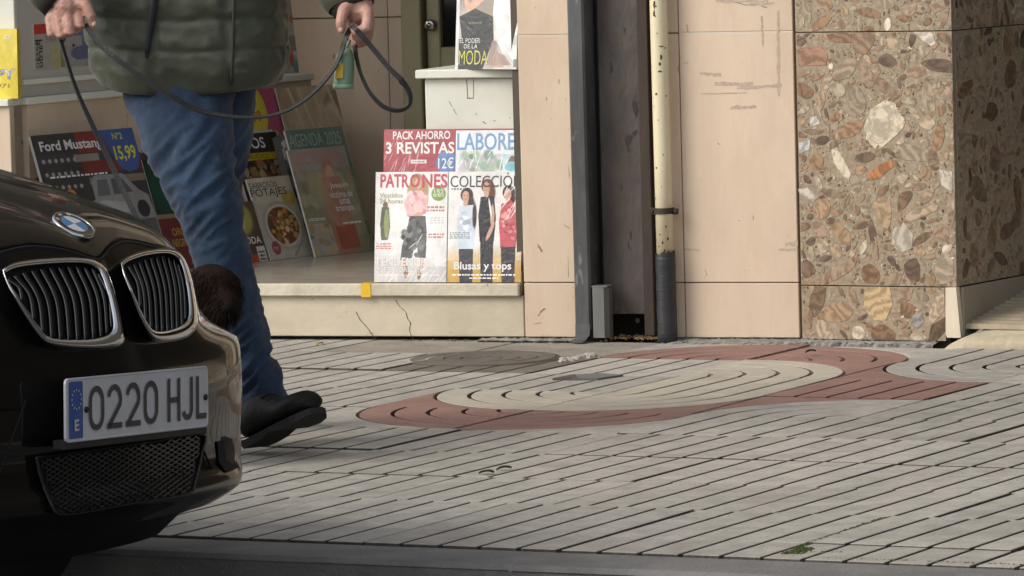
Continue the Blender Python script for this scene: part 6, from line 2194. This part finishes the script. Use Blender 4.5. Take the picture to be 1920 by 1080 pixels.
for i in range(90):
    p = wq(rg.uniform(.24, .37), 0.004, rg.uniform(-.12, .0))
    d = Vector((rg.uniform(-1, 1), rg.uniform(-.6, .6), rg.uniform(0, .3))).normalized() * rg.uniform(.006, .018)
    mb.tube([p, p + d * .5 + ZV * .003, p + d], .0013, 4)
tag(mb.build('dry_debris', mat('straw_debris', (0.30, 0.20, 0.09), .9, var=.5, scale=60)), 'dry straw coloured debris lying in the slot below the rusty plate', 'debris', kind='stuff')
# moss in the joints
M_moss = mat('moss', (0.055, 0.075, 0.018), .95, var=.5, scale=60, bump=.8, bscale=120)
mb = MB()
def mossline(a, b, n, sp, r, zz=-.002):
    for _ in range(n):
        t = rg.random()
        lump(mb, on_z(lerp(a[0], b[0], t) + rg.gauss(0, sp), lerp(a[1], b[1], t) + rg.gauss(0, sp * .12), zz), rg.uniform(r * .5, r), .8, 5)
mossline((1494, 1028), (1658, 972), 330, 2.2, .0058, .0)
mossline((1480, 1040), (1512, 1030), 120, 7, .0090)
mossline((1512, 1036), (1580, 1037), 60, 3, .005)
mossline((1300, 1024), (1480, 1028), 60, 3, .004)
mossline((1480, 1044), (1920, 1060), 160, 4, .0042)
mossline((1200, 957), (1300, 961), 50, 3, .004)
mossline((1700, 972), (1900, 978), 50, 3, .0032)
tag(mb.build('moss', M_moss), 'green moss growing in the joints of the paving near the kerb', 'moss', kind='stuff')
# small litter
def leaf(px, py, L_, wd, ang, label, m, name='dead_leaf', cat='leaf', lift=.002):
    c = on_z(px, py, lift)
    d = Vector((math.cos(ang), math.sin(ang), 0)); s_ = Vector((-d.y, d.x, 0))
    mb = MB()
    n = 8
    rws = []
    for i in range(n + 1):
        t = i / n
        q = math.sin(math.pi * t) ** .8 * wd / 2 + .0004
        z = .004 * math.sin(math.pi * t) + .003 * t
        rws.append([c + d * (L_ * (t - .5)) + s_ * q + ZV * (z + .003), c + d * (L_ * (t - .5)) + ZV * z, c + d * (L_ * (t - .5)) - s_ * q + ZV * (z + .003)])
    mb.grid(rws)
    mb.grid([[v - ZV * .0012 for v in r] for r in rws])
    tag(mb.build(name, m, None), label, cat)
M_leaf = mat('dead_leaf_brown', (0.06, 0.05, 0.035), .8, var=.4, scale=60)
leaf(912, 888, .036, .020, -.4, 'larger dark oval leaf lying on the grey paving in front of the red wave', M_leaf)
leaf(945, 880.5, .034, .014, .2, 'smaller dark flat leaf just beyond the larger oval leaf', M_leaf)
leaf(1520, 661, .030, .016, .3, 'dark curled bit of litter on the red tiles below the marble wall', flat('dark_litter', (.02, .018, .016), .6), 'litter', 'litter', .006)
leaf(600, 647, .022, .014, .6, 'small yellow leaf at the foot of the cream base', mat('yellow_leaf', (.40, .27, .06), .7, var=.3, scale=50))
